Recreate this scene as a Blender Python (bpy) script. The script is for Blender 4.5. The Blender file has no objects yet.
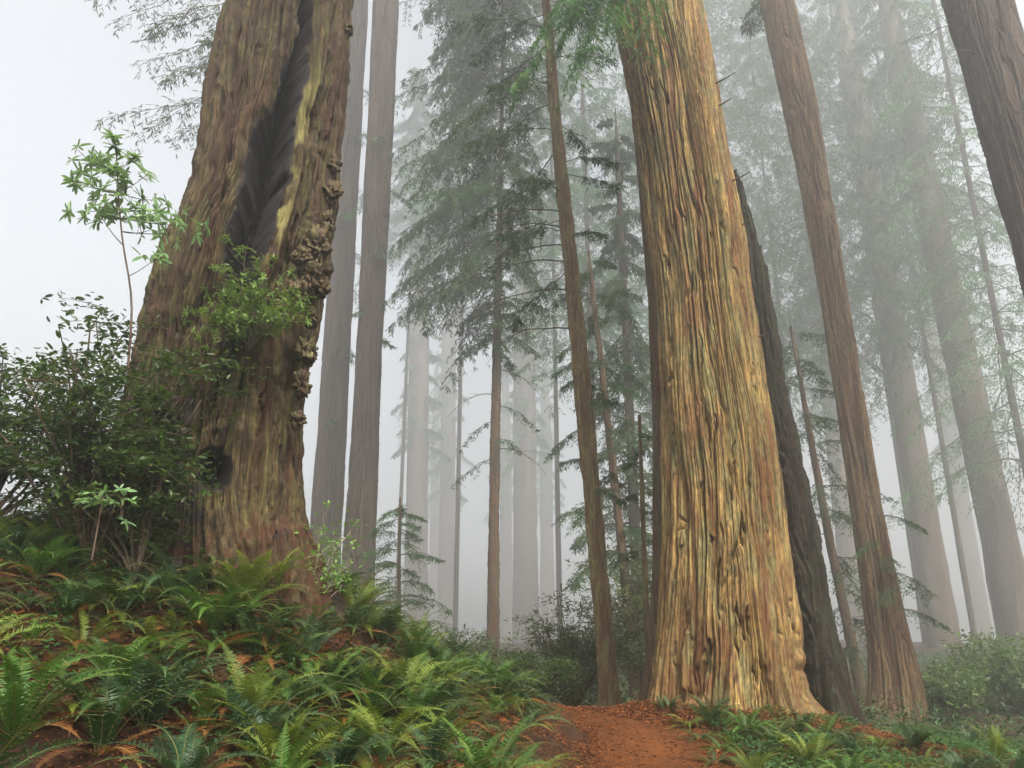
import bpy, math, random
import numpy as np
from mathutils import Vector

SEED = 11
rng = np.random.default_rng(SEED)
random.seed(SEED)
sc = bpy.context.scene
col = sc.collection
R = math.radians
PI = math.pi

# ------------------------------------------------------------------ camera
W_, H_, F = 1024.0, 768.0, 800.0
PITCH = R(17.7)
EYE = np.array([0.0, 0.0, 1.25])
CP, SP = math.cos(PITCH), math.sin(PITCH)
cam = bpy.data.objects.new('camera', bpy.data.cameras.new('camera'))
col.objects.link(cam)
cam.location = EYE
cam.rotation_euler = (R(90) + PITCH, 0, 0)
cam.data.sensor_width = 36.0
cam.data.lens = 36.0 * F / W_
cam.data.clip_end = 3000
cam.data.clip_start = 0.05
sc.camera = cam


def at(px, py, Y):
    """point of the place seen at a pixel, on the upright plane Y metres ahead"""
    u = (px - 512.0) / F
    v = (py - 384.0) / F
    t = Y / (CP + SP * v)
    return np.array([t * u, Y, EYE[2] + t * (SP - v * CP)])


def pix(P):
    P = np.asarray(P, float)
    d = P - EYE
    depth = d[..., 1] * CP + d[..., 2] * SP
    up = -d[..., 1] * SP + d[..., 2] * CP
    depth = np.where(np.abs(depth) < 1e-6, 1e-6, depth)
    return 512 + F * d[..., 0] / depth, 384 - F * up / depth


# ------------------------------------------------------------------ noise
_lat = {}


def vnoise(u, v, pu, seed=0):
    """value noise, periodic in u with period pu"""
    pu = int(pu)
    key = (pu, seed)
    if key not in _lat:
        _lat[key] = np.random.default_rng(1000 + seed * 7 + pu).random((pu, 509))
    T = _lat[key]
    iu = np.floor(u).astype(int)
    iv = np.floor(v).astype(int)
    fu = u - iu
    fv = v - iv
    fu = fu * fu * fu * (fu * (fu * 6 - 15) + 10)
    fv = fv * fv * fv * (fv * (fv * 6 - 15) + 10)
    a = T[iu % pu, iv % 509]
    b = T[(iu + 1) % pu, iv % 509]
    c = T[iu % pu, (iv + 1) % 509]
    d = T[(iu + 1) % pu, (iv + 1) % 509]
    return (a * (1 - fu) + b * fu) * (1 - fv) + (c * (1 - fu) + d * fu) * fv


def fbm(u, v, pu, oct=4, seed=0):
    s = 0.0
    a = 1.0
    tot = 0.0
    for k in range(oct):
        s = s + a * vnoise(u * 2 ** k, v * 2 ** k, pu * 2 ** k, seed + k)
        tot += a
        a *= 0.5
    return s / tot


def sstep(a, b, x):
    t = np.clip((x - a) / (b - a), 0, 1)
    return t * t * (3 - 2 * t)


# ------------------------------------------------------------------ mesh building
class MB:
    """collects vertices and quads, several material slots, builds ONE mesh object"""

    def __init__(self):
        self.v = []
        self.f = []
        self.m = []
        self.s = []
        self.n = 0

    def add(self, v, f, mi=0, smooth=True):
        v = np.asarray(v, np.float32).reshape(-1, 3)
        f = np.asarray(f, np.int64).reshape(-1, 4)
        self.v.append(v)
        self.f.append(f + self.n)
        self.m.append(np.full(len(f), mi, np.int32))
        self.s.append(np.full(len(f), smooth, bool))
        self.n += len(v)

    def mesh(self, name, mats):
        v = np.concatenate(self.v)
        f = np.concatenate(self.f)
        me = bpy.data.meshes.new(name)
        me.vertices.add(len(v))
        me.vertices.foreach_set('co', v.ravel())
        me.loops.add(f.size)
        me.loops.foreach_set('vertex_index', f.ravel().astype(np.int32))
        me.polygons.add(len(f))
        me.polygons.foreach_set('loop_start', np.arange(0, f.size, 4, dtype=np.int32))
        me.polygons.foreach_set('loop_total', np.full(len(f), 4, np.int32))
        me.polygons.foreach_set('material_index', np.concatenate(self.m))
        me.polygons.foreach_set('use_smooth', np.concatenate(self.s))
        for m in mats:
            me.materials.append(m)
        me.update(calc_edges=True)
        me.validate()
        return me

    def build(self, name, mats, parent=None):
        if not isinstance(mats, (list, tuple)):
            mats = [mats]
        o = bpy.data.objects.new(name, self.mesh(name, mats))
        col.objects.link(o)
        if parent is not None:
            o.parent = parent
            o.location = -Vector(parent.location) if not parent.get('local') else (0, 0, 0)
        return o


def tag(o, label=None, cat=None, group=None, kind=None):
    if label:
        o['label'] = label
    if cat:
        o['category'] = cat
    if group:
        o['group'] = group
    if kind:
        o['kind'] = kind
    return o


def empty(name, loc, label=None, cat=None, group=None):
    o = bpy.data.objects.new(name, None)
    o.empty_display_size = 0.2
    col.objects.link(o)
    o.location = Vector([float(c) for c in loc])
    tag(o, label, cat, group)
    return o


def tube(mb, pts, rad, sides=6, mi=0):
    pts = np.asarray(pts, float)
    n = len(pts)
    rad = np.broadcast_to(np.asarray(rad, float), (n,))
    t = np.gradient(pts, axis=0)
    t /= np.linalg.norm(t, axis=1)[:, None] + 1e-9
    ref = np.array([0.0, 0, 1]) if abs(t[0, 2]) < 0.9 else np.array([1.0, 0, 0])
    a = np.cross(t, ref)
    a /= np.linalg.norm(a, axis=1)[:, None] + 1e-9
    b = np.cross(t, a)
    th = np.arange(sides) * 2 * PI / sides
    v = pts[:, None] + rad[:, None, None] * (a[:, None] * np.cos(th)[None, :, None] + b[:, None] * np.sin(th)[None, :, None])
    i = np.arange(n - 1)[:, None] * sides
    j = np.arange(sides)[None]
    j2 = (j + 1) % sides
    f = np.stack([i + j, i + j2, i + sides + j2, i + sides + j], -1).reshape(-1, 4)
    mb.add(v.reshape(-1, 3), f, mi)


def tubes(mb, P, r0, r1, sides=4, mi=0):
    """many tubes at once; P is (B, n, 3)"""
    B, n, _ = P.shape
    t = np.gradient(P, axis=1)
    t /= np.linalg.norm(t, axis=2)[..., None] + 1e-9
    ref = np.array([0.13, 0.21, 0.97])
    a = np.cross(t, ref)
    a /= np.linalg.norm(a, axis=2)[..., None] + 1e-9
    b = np.cross(t, a)
    th = np.arange(sides) * 2 * PI / sides
    s = np.linspace(0, 1, n)[None, :]
    rad = np.asarray(r0)[:, None] * (1 - s) + np.asarray(r1)[:, None] * s
    v = P[:, :, None] + rad[:, :, None, None] * (a[:, :, None] * np.cos(th)[:, None] + b[:, :, None] * np.sin(th)[:, None])
    base = np.arange(B)[:, None, None] * (n * sides)
    i = np.arange(n - 1)[None, :, None] * sides
    j = np.arange(sides)[None, None]
    j2 = (j + 1) % sides
    f = np.stack([base + i + j, base + i + j2, base + i + sides + j2, base + i + sides + j], -1).reshape(-1, 4)
    mb.add(v.reshape(-1, 3), f, mi)


def unit(a):
    return a / (np.linalg.norm(a, axis=-1, keepdims=True) + 1e-9)


def leaves(mb, P, D, N, L, Wd, mi=0, fold=0.15, oval=False):
    """diamond leaves: base P, direction D, face normal N, length L, width Wd (arrays)"""
    P = P.reshape(-1, 3)
    D = unit(D.reshape(-1, 3))
    N = N.reshape(-1, 3)
    S = unit(np.cross(D, N))
    N = np.cross(S, D)
    n = len(P)
    L = np.broadcast_to(np.asarray(L, float).reshape(-1), (n,))[:, None]
    Wd = np.broadcast_to(np.asarray(Wd, float).reshape(-1), (n,))[:, None]
    if oval:
        a = P + D * L * .30 + N * L * fold * .15
        c = P + D * L * .72 - N * L * fold * .2
        v = np.stack([P, a + S * Wd * .5, c + S * Wd * .42, P + D * L - N * L * fold, c - S * Wd * .42, a - S * Wd * .5], 1)
        k = np.arange(n)[:, None] * 6
        mb.add(v.reshape(-1, 3), np.concatenate([k + np.array([[0, 1, 2, 3]]), k + np.array([[0, 3, 4, 5]])]), mi, smooth=False)
        return
    mid = P + D * L * 0.45 - N * L * fold * 0.3
    v = np.stack([P, mid + S * Wd * 0.5 + N * L * fold * .4, P + D * L - N * L * fold, mid - S * Wd * 0.5 + N * L * fold * .4], 1)
    f = np.arange(n * 4).reshape(n, 4)
    mb.add(v.reshape(-1, 3), f, mi, smooth=False)


# ------------------------------------------------------------------ materials
def mat_new(name):
    m = bpy.data.materials.new(name)
    m.use_nodes = True
    nt = m.node_tree
    nt.nodes.clear()
    out = nt.nodes.new('ShaderNodeOutputMaterial')
    return m, nt, out


def nd(nt, kind, **kw):
    n = nt.nodes.new(kind)
    for k, v in kw.items():
        setattr(n, k, v)
    return n


def noise(nt, vec, scale, detail=4, rough=.55, dist=0.0):
    n = nd(nt, 'ShaderNodeTexNoise')
    n.inputs['Scale'].default_value = scale
    n.inputs['Detail'].default_value = detail
    n.inputs['Roughness'].default_value = rough
    n.inputs['Distortion'].default_value = dist
    if vec is not None:
        nt.links.new(vec, n.inputs['Vector'])
    return n.outputs['Fac']


def mapping(nt, vec, scale, loc=(0, 0, 0)):
    m = nd(nt, 'ShaderNodeMapping')
    m.inputs['Scale'].default_value = scale
    m.inputs['Location'].default_value = loc
    nt.links.new(vec, m.inputs['Vector'])
    return m.outputs['Vector']


def ramp(nt, fac, stops):
    r = nd(nt, 'ShaderNodeValToRGB')
    e = r.color_ramp.elements
    while len(e) < len(stops):
        e.new(0.5)
    for k, (p, c) in enumerate(stops):
        e[k].position = p
        if not isinstance(c, (tuple, list)):
            c = (c, c, c)
        e[k].color = (*c[:3], 1)
    nt.links.new(fac, r.inputs['Fac'])
    return r.outputs['Color']


def mixc(nt, fac, a, b):
    m = nd(nt, 'ShaderNodeMix', data_type='RGBA')
    for sock, val in ((m.inputs[0], fac), (m.inputs[6], a), (m.inputs[7], b)):
        if hasattr(val, 'is_output'):
            nt.links.new(val, sock)
        elif isinstance(val, (tuple, list)):
            sock.default_value = (*val[:3], 1)
        else:
            sock.default_value = val
    return m.outputs[2]


def bark_mat(name, dark, tan, red, lichen, red_amt=.5, lichen_amt=.5, s=1.0, bump=.7, seed=0, mask=None, base_red=None):
    m, nt, out = mat_new(name)
    L = nt.links
    tc = nd(nt, 'ShaderNodeTexCoord').outputs['Object']
    off = (seed * 3.7, seed * 1.3, seed * 5.1)
    vA = mapping(nt, tc, (15 * s, 15 * s, .42 * s), off)
    vB = mapping(nt, tc, (4.2 * s, 4.2 * s, .20 * s), off)
    vC = mapping(nt, tc, (30 * s, 30 * s, 1.5 * s), off)
    vD = mapping(nt, tc, (5 * s, 5 * s, 1.1 * s), off)
    vE = mapping(nt, tc, (26 * s, 26 * s, 9 * s), off)
    nE = noise(nt, vE, 1.0, 3, .7, .0)
    nA = noise(nt, vA, 1.0, 6, .6, .6)
    nB = noise(nt, vB, 1.0, 4, .55, .4)
    nC = noise(nt, vC, 1.0, 5, .65, .3)
    nD = noise(nt, vD, 1.0, 6, .65, .2)
    c = ramp(nt, nA, [(.36, dark), (.5, [(a + b) * .5 for a, b in zip(dark, tan)]), (.62, tan)])
    fr = ramp(nt, nB, [(.5 - .12 * red_amt, 0.0), (.66 - .1 * red_amt, 1.0)])
    c = mixc(nt, fr, c, mixc(nt, nC, red, [x * .55 for x in red]))
    fl = ramp(nt, nD, [(.60 - .16 * lichen_amt, 0.0), (.70 - .12 * lichen_amt, .8)])
    c = mixc(nt, fl, c, lichen)
    fine = mixc(nt, .5, ramp(nt, nC, [(.38, .22), (.60, 1.5)]), ramp(nt, nE, [(.38, .25), (.60, 1.5)]))
    mm = nd(nt, 'ShaderNodeMix', data_type='RGBA', blend_type='MULTIPLY')
    mm.inputs[0].default_value = 1.0
    L.new(c, mm.inputs[6])
    L.new(fine, mm.inputs[7])
    c = mm.outputs[2]
    if mask:                                   # charred wood or mossy band, stored per vertex
        for att, colr in mask:
            a = nd(nt, 'ShaderNodeAttribute', attribute_name=att)
            c = mixc(nt, a.outputs['Fac'], c, mixc(nt, nC, [x * .5 for x in colr], [x * 1.5 for x in colr]))
    p = nd(nt, 'ShaderNodeBsdfPrincipled')
    L.new(c, p.inputs['Base Color'])
    p.inputs['Roughness'].default_value = .88
    p.inputs['Specular IOR Level'].default_value = .25
    b1 = nd(nt, 'ShaderNodeBump')
    b1.inputs['Strength'].default_value = bump
    b1.inputs['Distance'].default_value = .035 / s
    L.new(nA, b1.inputs['Height'])
    b2 = nd(nt, 'ShaderNodeBump')
    b2.inputs['Strength'].default_value = bump
    b2.inputs['Distance'].default_value = .014 / s
    L.new(nC, b2.inputs['Height'])
    L.new(b1.outputs['Normal'], b2.inputs['Normal'])
    L.new(b2.outputs['Normal'], p.inputs['Normal'])
    L.new(p.outputs[0], out.inputs['Surface'])
    return m


def leaf_mat(name, c1, c2, scale=2.0, trans=.3, rough=.6, c3=None, spec=.28):
    m, nt, out = mat_new(name)
    L = nt.links
    tc = nd(nt, 'ShaderNodeTexCoord').outputs['Object']
    oi = nd(nt, 'ShaderNodeObjectInfo')
    n1 = noise(nt, tc, scale, 3, .6)
    n2 = noise(nt, tc, scale * 11, 2, .6)
    add = nd(nt, 'ShaderNodeMath', operation='ADD')
    L.new(n1, add.inputs[0])
    ms = nd(nt, 'ShaderNodeMath', operation='MULTIPLY_ADD')
    L.new(oi.outputs['Random'], ms.inputs[0])
    ms.inputs[1].default_value = .3
    ms.inputs[2].default_value = -.15
    L.new(ms.outputs[0], add.inputs[1])
    c = ramp(nt, add.outputs[0], [(.33, c1), (.68, c2)])
    if c3:
        f3 = ramp(nt, n2, [(.62, 0.0), (.72, 1.0)])
        c = mixc(nt, f3, c, c3)
    p = nd(nt, 'ShaderNodeBsdfPrincipled')
    L.new(c, p.inputs['Base Color'])
    p.inputs['Roughness'].default_value = rough
    p.inputs['Specular IOR Level'].default_value = spec
    if trans:
        tr = nd(nt, 'ShaderNodeBsdfTranslucent')
        L.new(mixc(nt, .5, c, (c2[0] * 1.5, c2[1] * 1.5, c2[2] * .6)), tr.inputs['Color'])
        mx = nd(nt, 'ShaderNodeMixShader')
        mx.inputs[0].default_value = trans
        L.new(p.outputs[0], mx.inputs[1])
        L.new(tr.outputs[0], mx.inputs[2])
        L.new(mx.outputs[0], out.inputs['Surface'])
    else:
        L.new(p.outputs[0], out.inputs['Surface'])
    return m


def soil_mat(name, stops, scale, bump=.8, dist=.03, extra=None):
    m, nt, out = mat_new(name)
    L = nt.links
    tc = nd(nt, 'ShaderNodeTexCoord').outputs['Object']
    n1 = noise(nt, tc, scale, 8, .7, .4)
    n2 = noise(nt, tc, scale * .08, 4, .6)
    n3 = noise(nt, mapping(nt, tc, (1, 2.2, 1)), scale * 5, 4, .7, .8)
    a = nd(nt, 'ShaderNodeMath', operation='MULTIPLY_ADD')
    L.new(n3, a.inputs[0])
    a.inputs[1].default_value = .6
    L.new(n1, a.inputs[2])
    b = nd(nt, 'ShaderNodeMath', operation='MULTIPLY_ADD')
    L.new(n2, b.inputs[0])
    b.inputs[1].default_value = .5
    L.new(a.outputs[0], b.inputs[2])
    d = nd(nt, 'ShaderNodeMath', operation='MULTIPLY')
    L.new(b.outputs[0], d.inputs[0])
    d.inputs[1].default_value = 1 / 2.1
    c = ramp(nt, d.outputs[0], stops)
    if extra:
        f = ramp(nt, n2, [(extra[1], 0.0), (extra[2], 1.0)])
        c = mixc(nt, f, c, extra[0])
    p = nd(nt, 'ShaderNodeBsdfPrincipled')
    L.new(c, p.inputs['Base Color'])
    p.inputs['Roughness'].default_value = .95
    p.inputs['Specular IOR Level'].default_value = .15
    bp = nd(nt, 'ShaderNodeBump')
    bp.inputs['Strength'].default_value = bump
    bp.inputs['Distance'].default_value = dist
    L.new(a.outputs[0], bp.inputs['Height'])
    L.new(bp.outputs['Normal'], p.inputs['Normal'])
    L.new(p.outputs[0], out.inputs['Surface'])
    return m


M = {}
M['bark_gold'] = bark_mat('bark_gold', (.056, .030, .012), (.285, .185, .060), (.14, .062, .022), (.125, .115, .045), .25, .8, 1.0, .9, 1, mask=[('duff', (.095, .037, .015))])
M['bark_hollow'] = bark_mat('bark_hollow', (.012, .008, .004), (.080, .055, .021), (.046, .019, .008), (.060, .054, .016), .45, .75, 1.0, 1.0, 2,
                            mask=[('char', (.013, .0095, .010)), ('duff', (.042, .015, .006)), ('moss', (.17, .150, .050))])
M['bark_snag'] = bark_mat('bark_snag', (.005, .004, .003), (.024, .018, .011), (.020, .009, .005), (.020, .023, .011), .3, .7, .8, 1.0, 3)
M['bark_right'] = bark_mat('bark_right', (.052, .033, .018), (.20, .13, .062), (.12, .055, .026), (.115, .10, .05), .35, .5, 1.0, .9, 4)
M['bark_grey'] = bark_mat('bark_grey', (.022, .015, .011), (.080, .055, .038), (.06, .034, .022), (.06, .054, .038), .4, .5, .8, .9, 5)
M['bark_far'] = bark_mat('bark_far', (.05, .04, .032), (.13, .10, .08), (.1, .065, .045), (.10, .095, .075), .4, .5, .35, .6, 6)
M['bark_slim'] = bark_mat('bark_slim', (.05, .032, .016), (.185, .13, .062), (.12, .05, .022), (.15, .14, .05), .4, .8, 2.2, .8, 7)
M['bark_dark'] = bark_mat('bark_dark', (.03, .02, .013), (.11, .075, .045), (.1, .04, .02), (.07, .065, .03), .4, .6, 2.0, .8, 8)
M['twig'] = bark_mat('twig', (.03, .022, .015), (.10, .075, .05), (.08, .04, .025), (.08, .08, .05), .3, .4, 3.0, .4, 9)
M['twig_pale'] = bark_mat('twig_pale', (.12, .10, .075), (.34, .30, .24), (.2, .14, .1), (.24, .24, .17), .3, .5, 4.0, .4, 10)
M['fern_dark'] = leaf_mat('fern_dark', (.006, .022, .005), (.028, .068, .013), 1.5, .28, .5)
M['fern_blue'] = leaf_mat('fern_blue', (.009, .029, .012), (.034, .080, .031), 1.5, .25, .42)
M['fern_mid'] = leaf_mat('fern_mid', (.016, .050, .007), (.056, .132, .017), 1.5, .3, .5)
M['fern_yellow'] = leaf_mat('fern_yellow', (.045, .078, .009), (.135, .180, .024), 1.5, .33, .5)
M['fern_dead'] = leaf_mat('fern_dead', (.07, .020, .005), (.26, .10, .024), 1.5, .25, .8)
M['rachis'] = leaf_mat('rachis', (.08, .07, .02), (.13, .12, .03), 3, 0, .6)
M['needle'] = leaf_mat('needle', (.008, .032, .006), (.038, .092, .019), .35, .25, .6)
M['needle_bright'] = leaf_mat('needle_bright', (.03, .10, .022), (.085, .20, .05), 1.2, .35, .55)
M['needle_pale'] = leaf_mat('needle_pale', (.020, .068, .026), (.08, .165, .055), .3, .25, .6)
M['leaf_bush'] = leaf_mat('leaf_bush', (.007, .019, .005), (.085, .145, .028), 1.4, .28, .38, c3=(.13, .06, .03))
M['leaf_sprig'] = leaf_mat('leaf_sprig', (.03, .075, .014), (.12, .20, .04), 5, .3, .4, c3=(.30, .27, .06))
M['leaf_tan'] = leaf_mat('leaf_tan', (.03, .055, .02), (.10, .13, .04), 1.6, .25, .38, c3=(.16, .12, .04))
M['leaf_fresh'] = leaf_mat('leaf_fresh', (.05, .14, .02), (.17, .32, .05), 5, .35, .38, c3=(.33, .30, .05))
M['leaf_rhodo'] = leaf_mat('leaf_rhodo', (.07, .14, .06), (.17, .28, .11), 6, .35, .32, c3=(.26, .27, .08))
M['sorrel'] = leaf_mat('sorrel', (.012, .044, .010), (.054, .115, .025), 2.5, .25, .5)
M['under'] = leaf_mat('under', (.010, .028, .007), (.040, .080, .018), .7, .25, .5, c3=(.08, .04, .016))
M['litter'] = leaf_mat('litter', (.048, .012, .003), (.18, .057, .011), 9, .1, .9, c3=(.30, .14, .045))
M['ground'] = soil_mat('ground', [(.36, (.008, .005, .003)), (.5, (.034, .015, .007)), (.66, (.12, .046, .017))], 14, .9, .04,
                       extra=((.035, .045, .014), .52, .68))
M['path'] = soil_mat('path', [(.38, (.026, .0072, .0016)), (.5, (.088, .0265, .0042)), (.64, (.175, .058, .011))], 18, .9, .025)
M['burl'] = bark_mat('burl', (.022, .015, .010), (.12, .088, .045), (.08, .04, .02), (.11, .10, .042), .3, .8, 2.0, 1.0, 12)

# ------------------------------------------------------------------ terrain
CTRL = np.array([
    # trail
    (0, 0, 0), (.5, 4, 0), (1.5, 8.9, .0), (1.6, 11, .1), (1.65, 13.0, .27), (.6, 13.4, .20), (.9, 16, .05), (-1, 20, -.25),
    # bank at the left of it
    (.75, 9, .06), (.55, 11.4, .25), (-.25, 11, .55), (-1.2, 11, 1.02), (-2.1, 10.5, 1.75), (-3.6, 9.3, 2.15), (-3.4, 8.2, 1.9), (-2.4, 8.6, 1.6), (-5.2, 9, 2.45), (-4.6, 8, 2.05),
    (-4.3, 7, 1.6), (-2.8, 4.5, .45), (-2.45, 6.5, .85), (-1.7, 6.8, .42), (-.6, 8.2, .25), (-.4, 5, .05), (-1.2, 9, .72),
    (-3, 14, 1.7), (-3, 20, .9), (-8, 14, 2.6), (-10, 30, .8), (-9, 8, 3.0), (-8, 4, 1.6), (-4, 1, .5), (-.5, 13.5, .45), (-1.5, 16, .6),
    # right-hand side, falling away
    (3.4, 9, -.02), (5, 10, -.12), (5.2, 12.5, .05), (3.7, 13.5, .22), (2.4, 12.6, .22), (7, 14, -.45), (8.5, 20, -1.0), (12, 27, -1.6), (8, 9, -.35), (12, 12, -.7),
    (17, 26, -1.5), (4, 20, -.4), (3, 3, 0), (8, 2, -.2), (30, 40, -.7), (0, 40, -.7), (-1, 27, -.4), (-30, 40, 1.0), (-30, 0, 2), (30, 0, -.6), (0, -20, 0),
    (60, 90, 0), (-60, 90, 0), (0, 100, 0), (90, 0, 0), (-90, 0, .5), (0, -80, 0), (90, -80, 0), (-90, -80, 0)], float)


def _tps():
    n = len(CTRL)
    d = np.linalg.norm(CTRL[:, None, :2] - CTRL[None, :, :2], axis=2)
    K = d                                        # linear kernel: no overshoot between far points
    A = np.zeros((n + 1, n + 1))
    A[:n, :n] = K
    A[:n, n] = 1
    A[n, :n] = 1
    A[:n, :n] -= np.eye(n) * .25
    return np.linalg.solve(A, np.append(CTRL[:, 2], 0))


_w = _tps()


def path_x(y):
    return np.interp(y, [-20, 0, 4, 8.9, 11, 13.0, 14.5, 16, 18, 22, 30], [-1.2, .2, .75, 1.56, 1.68, 1.55, 1.2, .6, -.4, -2.6, -6])


def height(x, y, lump=True):
    x = np.asarray(x, float)
    y = np.asarray(y, float)
    sh = x.shape
    X = x.ravel()
    Y = y.ravel()
    z = np.zeros_like(X)
    for k in range(0, len(X), 20000):
        d = np.hypot(X[k:k + 20000, None] - CTRL[None, :, 0], Y[k:k + 20000, None] - CTRL[None, :, 1])
        d = np.sqrt(d * d + .25)
        z[k:k + 20000] = d @ _w[:-1] + _w[-1]
    far = sstep(70, 130, np.hypot(X, Y))
    z = z * (1 - far)
    pd = np.abs(X - path_x(Y))
    off = sstep(.6, 1.5, pd)
    if lump:
        z = z + off * ((fbm(X * 1.1 + 300, Y * 1.1 + 300, 997, 3, 31) - .5) * .28 + (fbm(X * 4 + 300, Y * 4 + 300, 997, 2, 41) - .5) * .06)
        z = z + far * (fbm(X * .02 + 50, Y * .02 + 50, 97, 3, 51) - .5) * 6
    z = z - .03 * sstep(.8, .55, pd)
    return z.reshape(sh)


def h1(x, y):
    return float(height(np.array([x]), np.array([y]))[0])


def ground_at(px, py):
    """where the sight line through a pixel meets the terrain"""
    ys = np.concatenate([np.arange(2.5, 30, .05), np.arange(30, 120, .5)])
    P = np.array([at(px, py, y) for y in ys])
    hz = height(P[:, 0], P[:, 1])
    below = np.nonzero(P[:, 2] < hz)[0]
    k = below[0] if len(below) else len(ys) - 1
    return np.array([P[k, 0], P[k, 1], hz[k]])


def axis_pts(lo, hi, step, far):
    mid = np.arange(lo, hi, step)
    a = []
    s = step
    x = lo
    while x > -far:
        s *= 1.13
        x -= s
        a.append(x)
    b = []
    s = step
    x = mid[-1]
    while x < far:
        s *= 1.13
        x += s
        b.append(x)
    return np.concatenate([a[::-1], mid, b])


gx = axis_pts(-7, 8, .085, 420)
gy = axis_pts(3, 17, .085, 420)
GX, GY = np.meshgrid(gx, gy, indexing='ij')
GZ = height(GX, GY)
mb = MB()
nx, ny = GX.shape
ii = np.arange(nx - 1)[:, None] * ny + np.arange(ny - 1)[None]
mb.add(np.stack([GX, GY, GZ], -1).reshape(-1, 3), np.stack([ii, ii + ny, ii + ny + 1, ii + 1], -1).reshape(-1, 4))
o = mb.build('ground', M['ground'])
tag(o, kind='structure')

py_ = np.concatenate([np.arange(-18, 3, .25), np.arange(3, 17, .06), np.arange(17, 30, .25)])
ps = np.linspace(-1, 1, 19)
wl = .74 + .14 * (fbm(py_ * 1.2 + 60, py_ * 0 + 3.3, 211, 3, 61) - .5)
wr = .90 + .14 * (fbm(py_ * 1.2 + 60, py_ * 0 + 9.3, 211, 3, 62) - .5)
PX = path_x(py_)[:, None] + np.where(ps < 0, ps[None] * wl[:, None], ps[None] * wr[:, None])
PY = np.repeat(py_[:, None], len(ps), 1)
PZ = height(PX, PY) + .022 + .012 * (fbm(PX * 7 + 90, PY * 7 + 90, 997, 3, 63) - .5) - .03 * (np.abs(ps)[None] > .98)
mb = MB()
n1, n2 = PX.shape
ii = np.arange(n1 - 1)[:, None] * n2 + np.arange(n2 - 1)[None]
mb.add(np.stack([PX, PY, PZ], -1).reshape(-1, 3), np.stack([ii, ii + 1, ii + n2 + 1, ii + n2], -1).reshape(-1, 4))
tag(mb.build('path', M['path']), kind='structure')


# ------------------------------------------------------------------ trunks
def line_dist(px, py, pts):
    """distance in px to a polyline and the position along it"""
    best = np.full(px.shape, 1e9)
    pos = np.zeros(px.shape)
    pts = np.asarray(pts, float)
    n = len(pts) - 1
    for k in range(n):
        a, b = pts[k, :2], pts[k + 1, :2]
        ab = b - a
        t = np.clip(((px - a[0]) * ab[0] + (py - a[1]) * ab[1]) / (ab @ ab), 0, 1)
        d = np.hypot(px - a[0] - t * ab[0], py - a[1] - t * ab[1])
        better = d < best
        best = np.where(better, d, best)
        pos = np.where(better, (k + t) / n, pos)
    return best, pos


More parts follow.
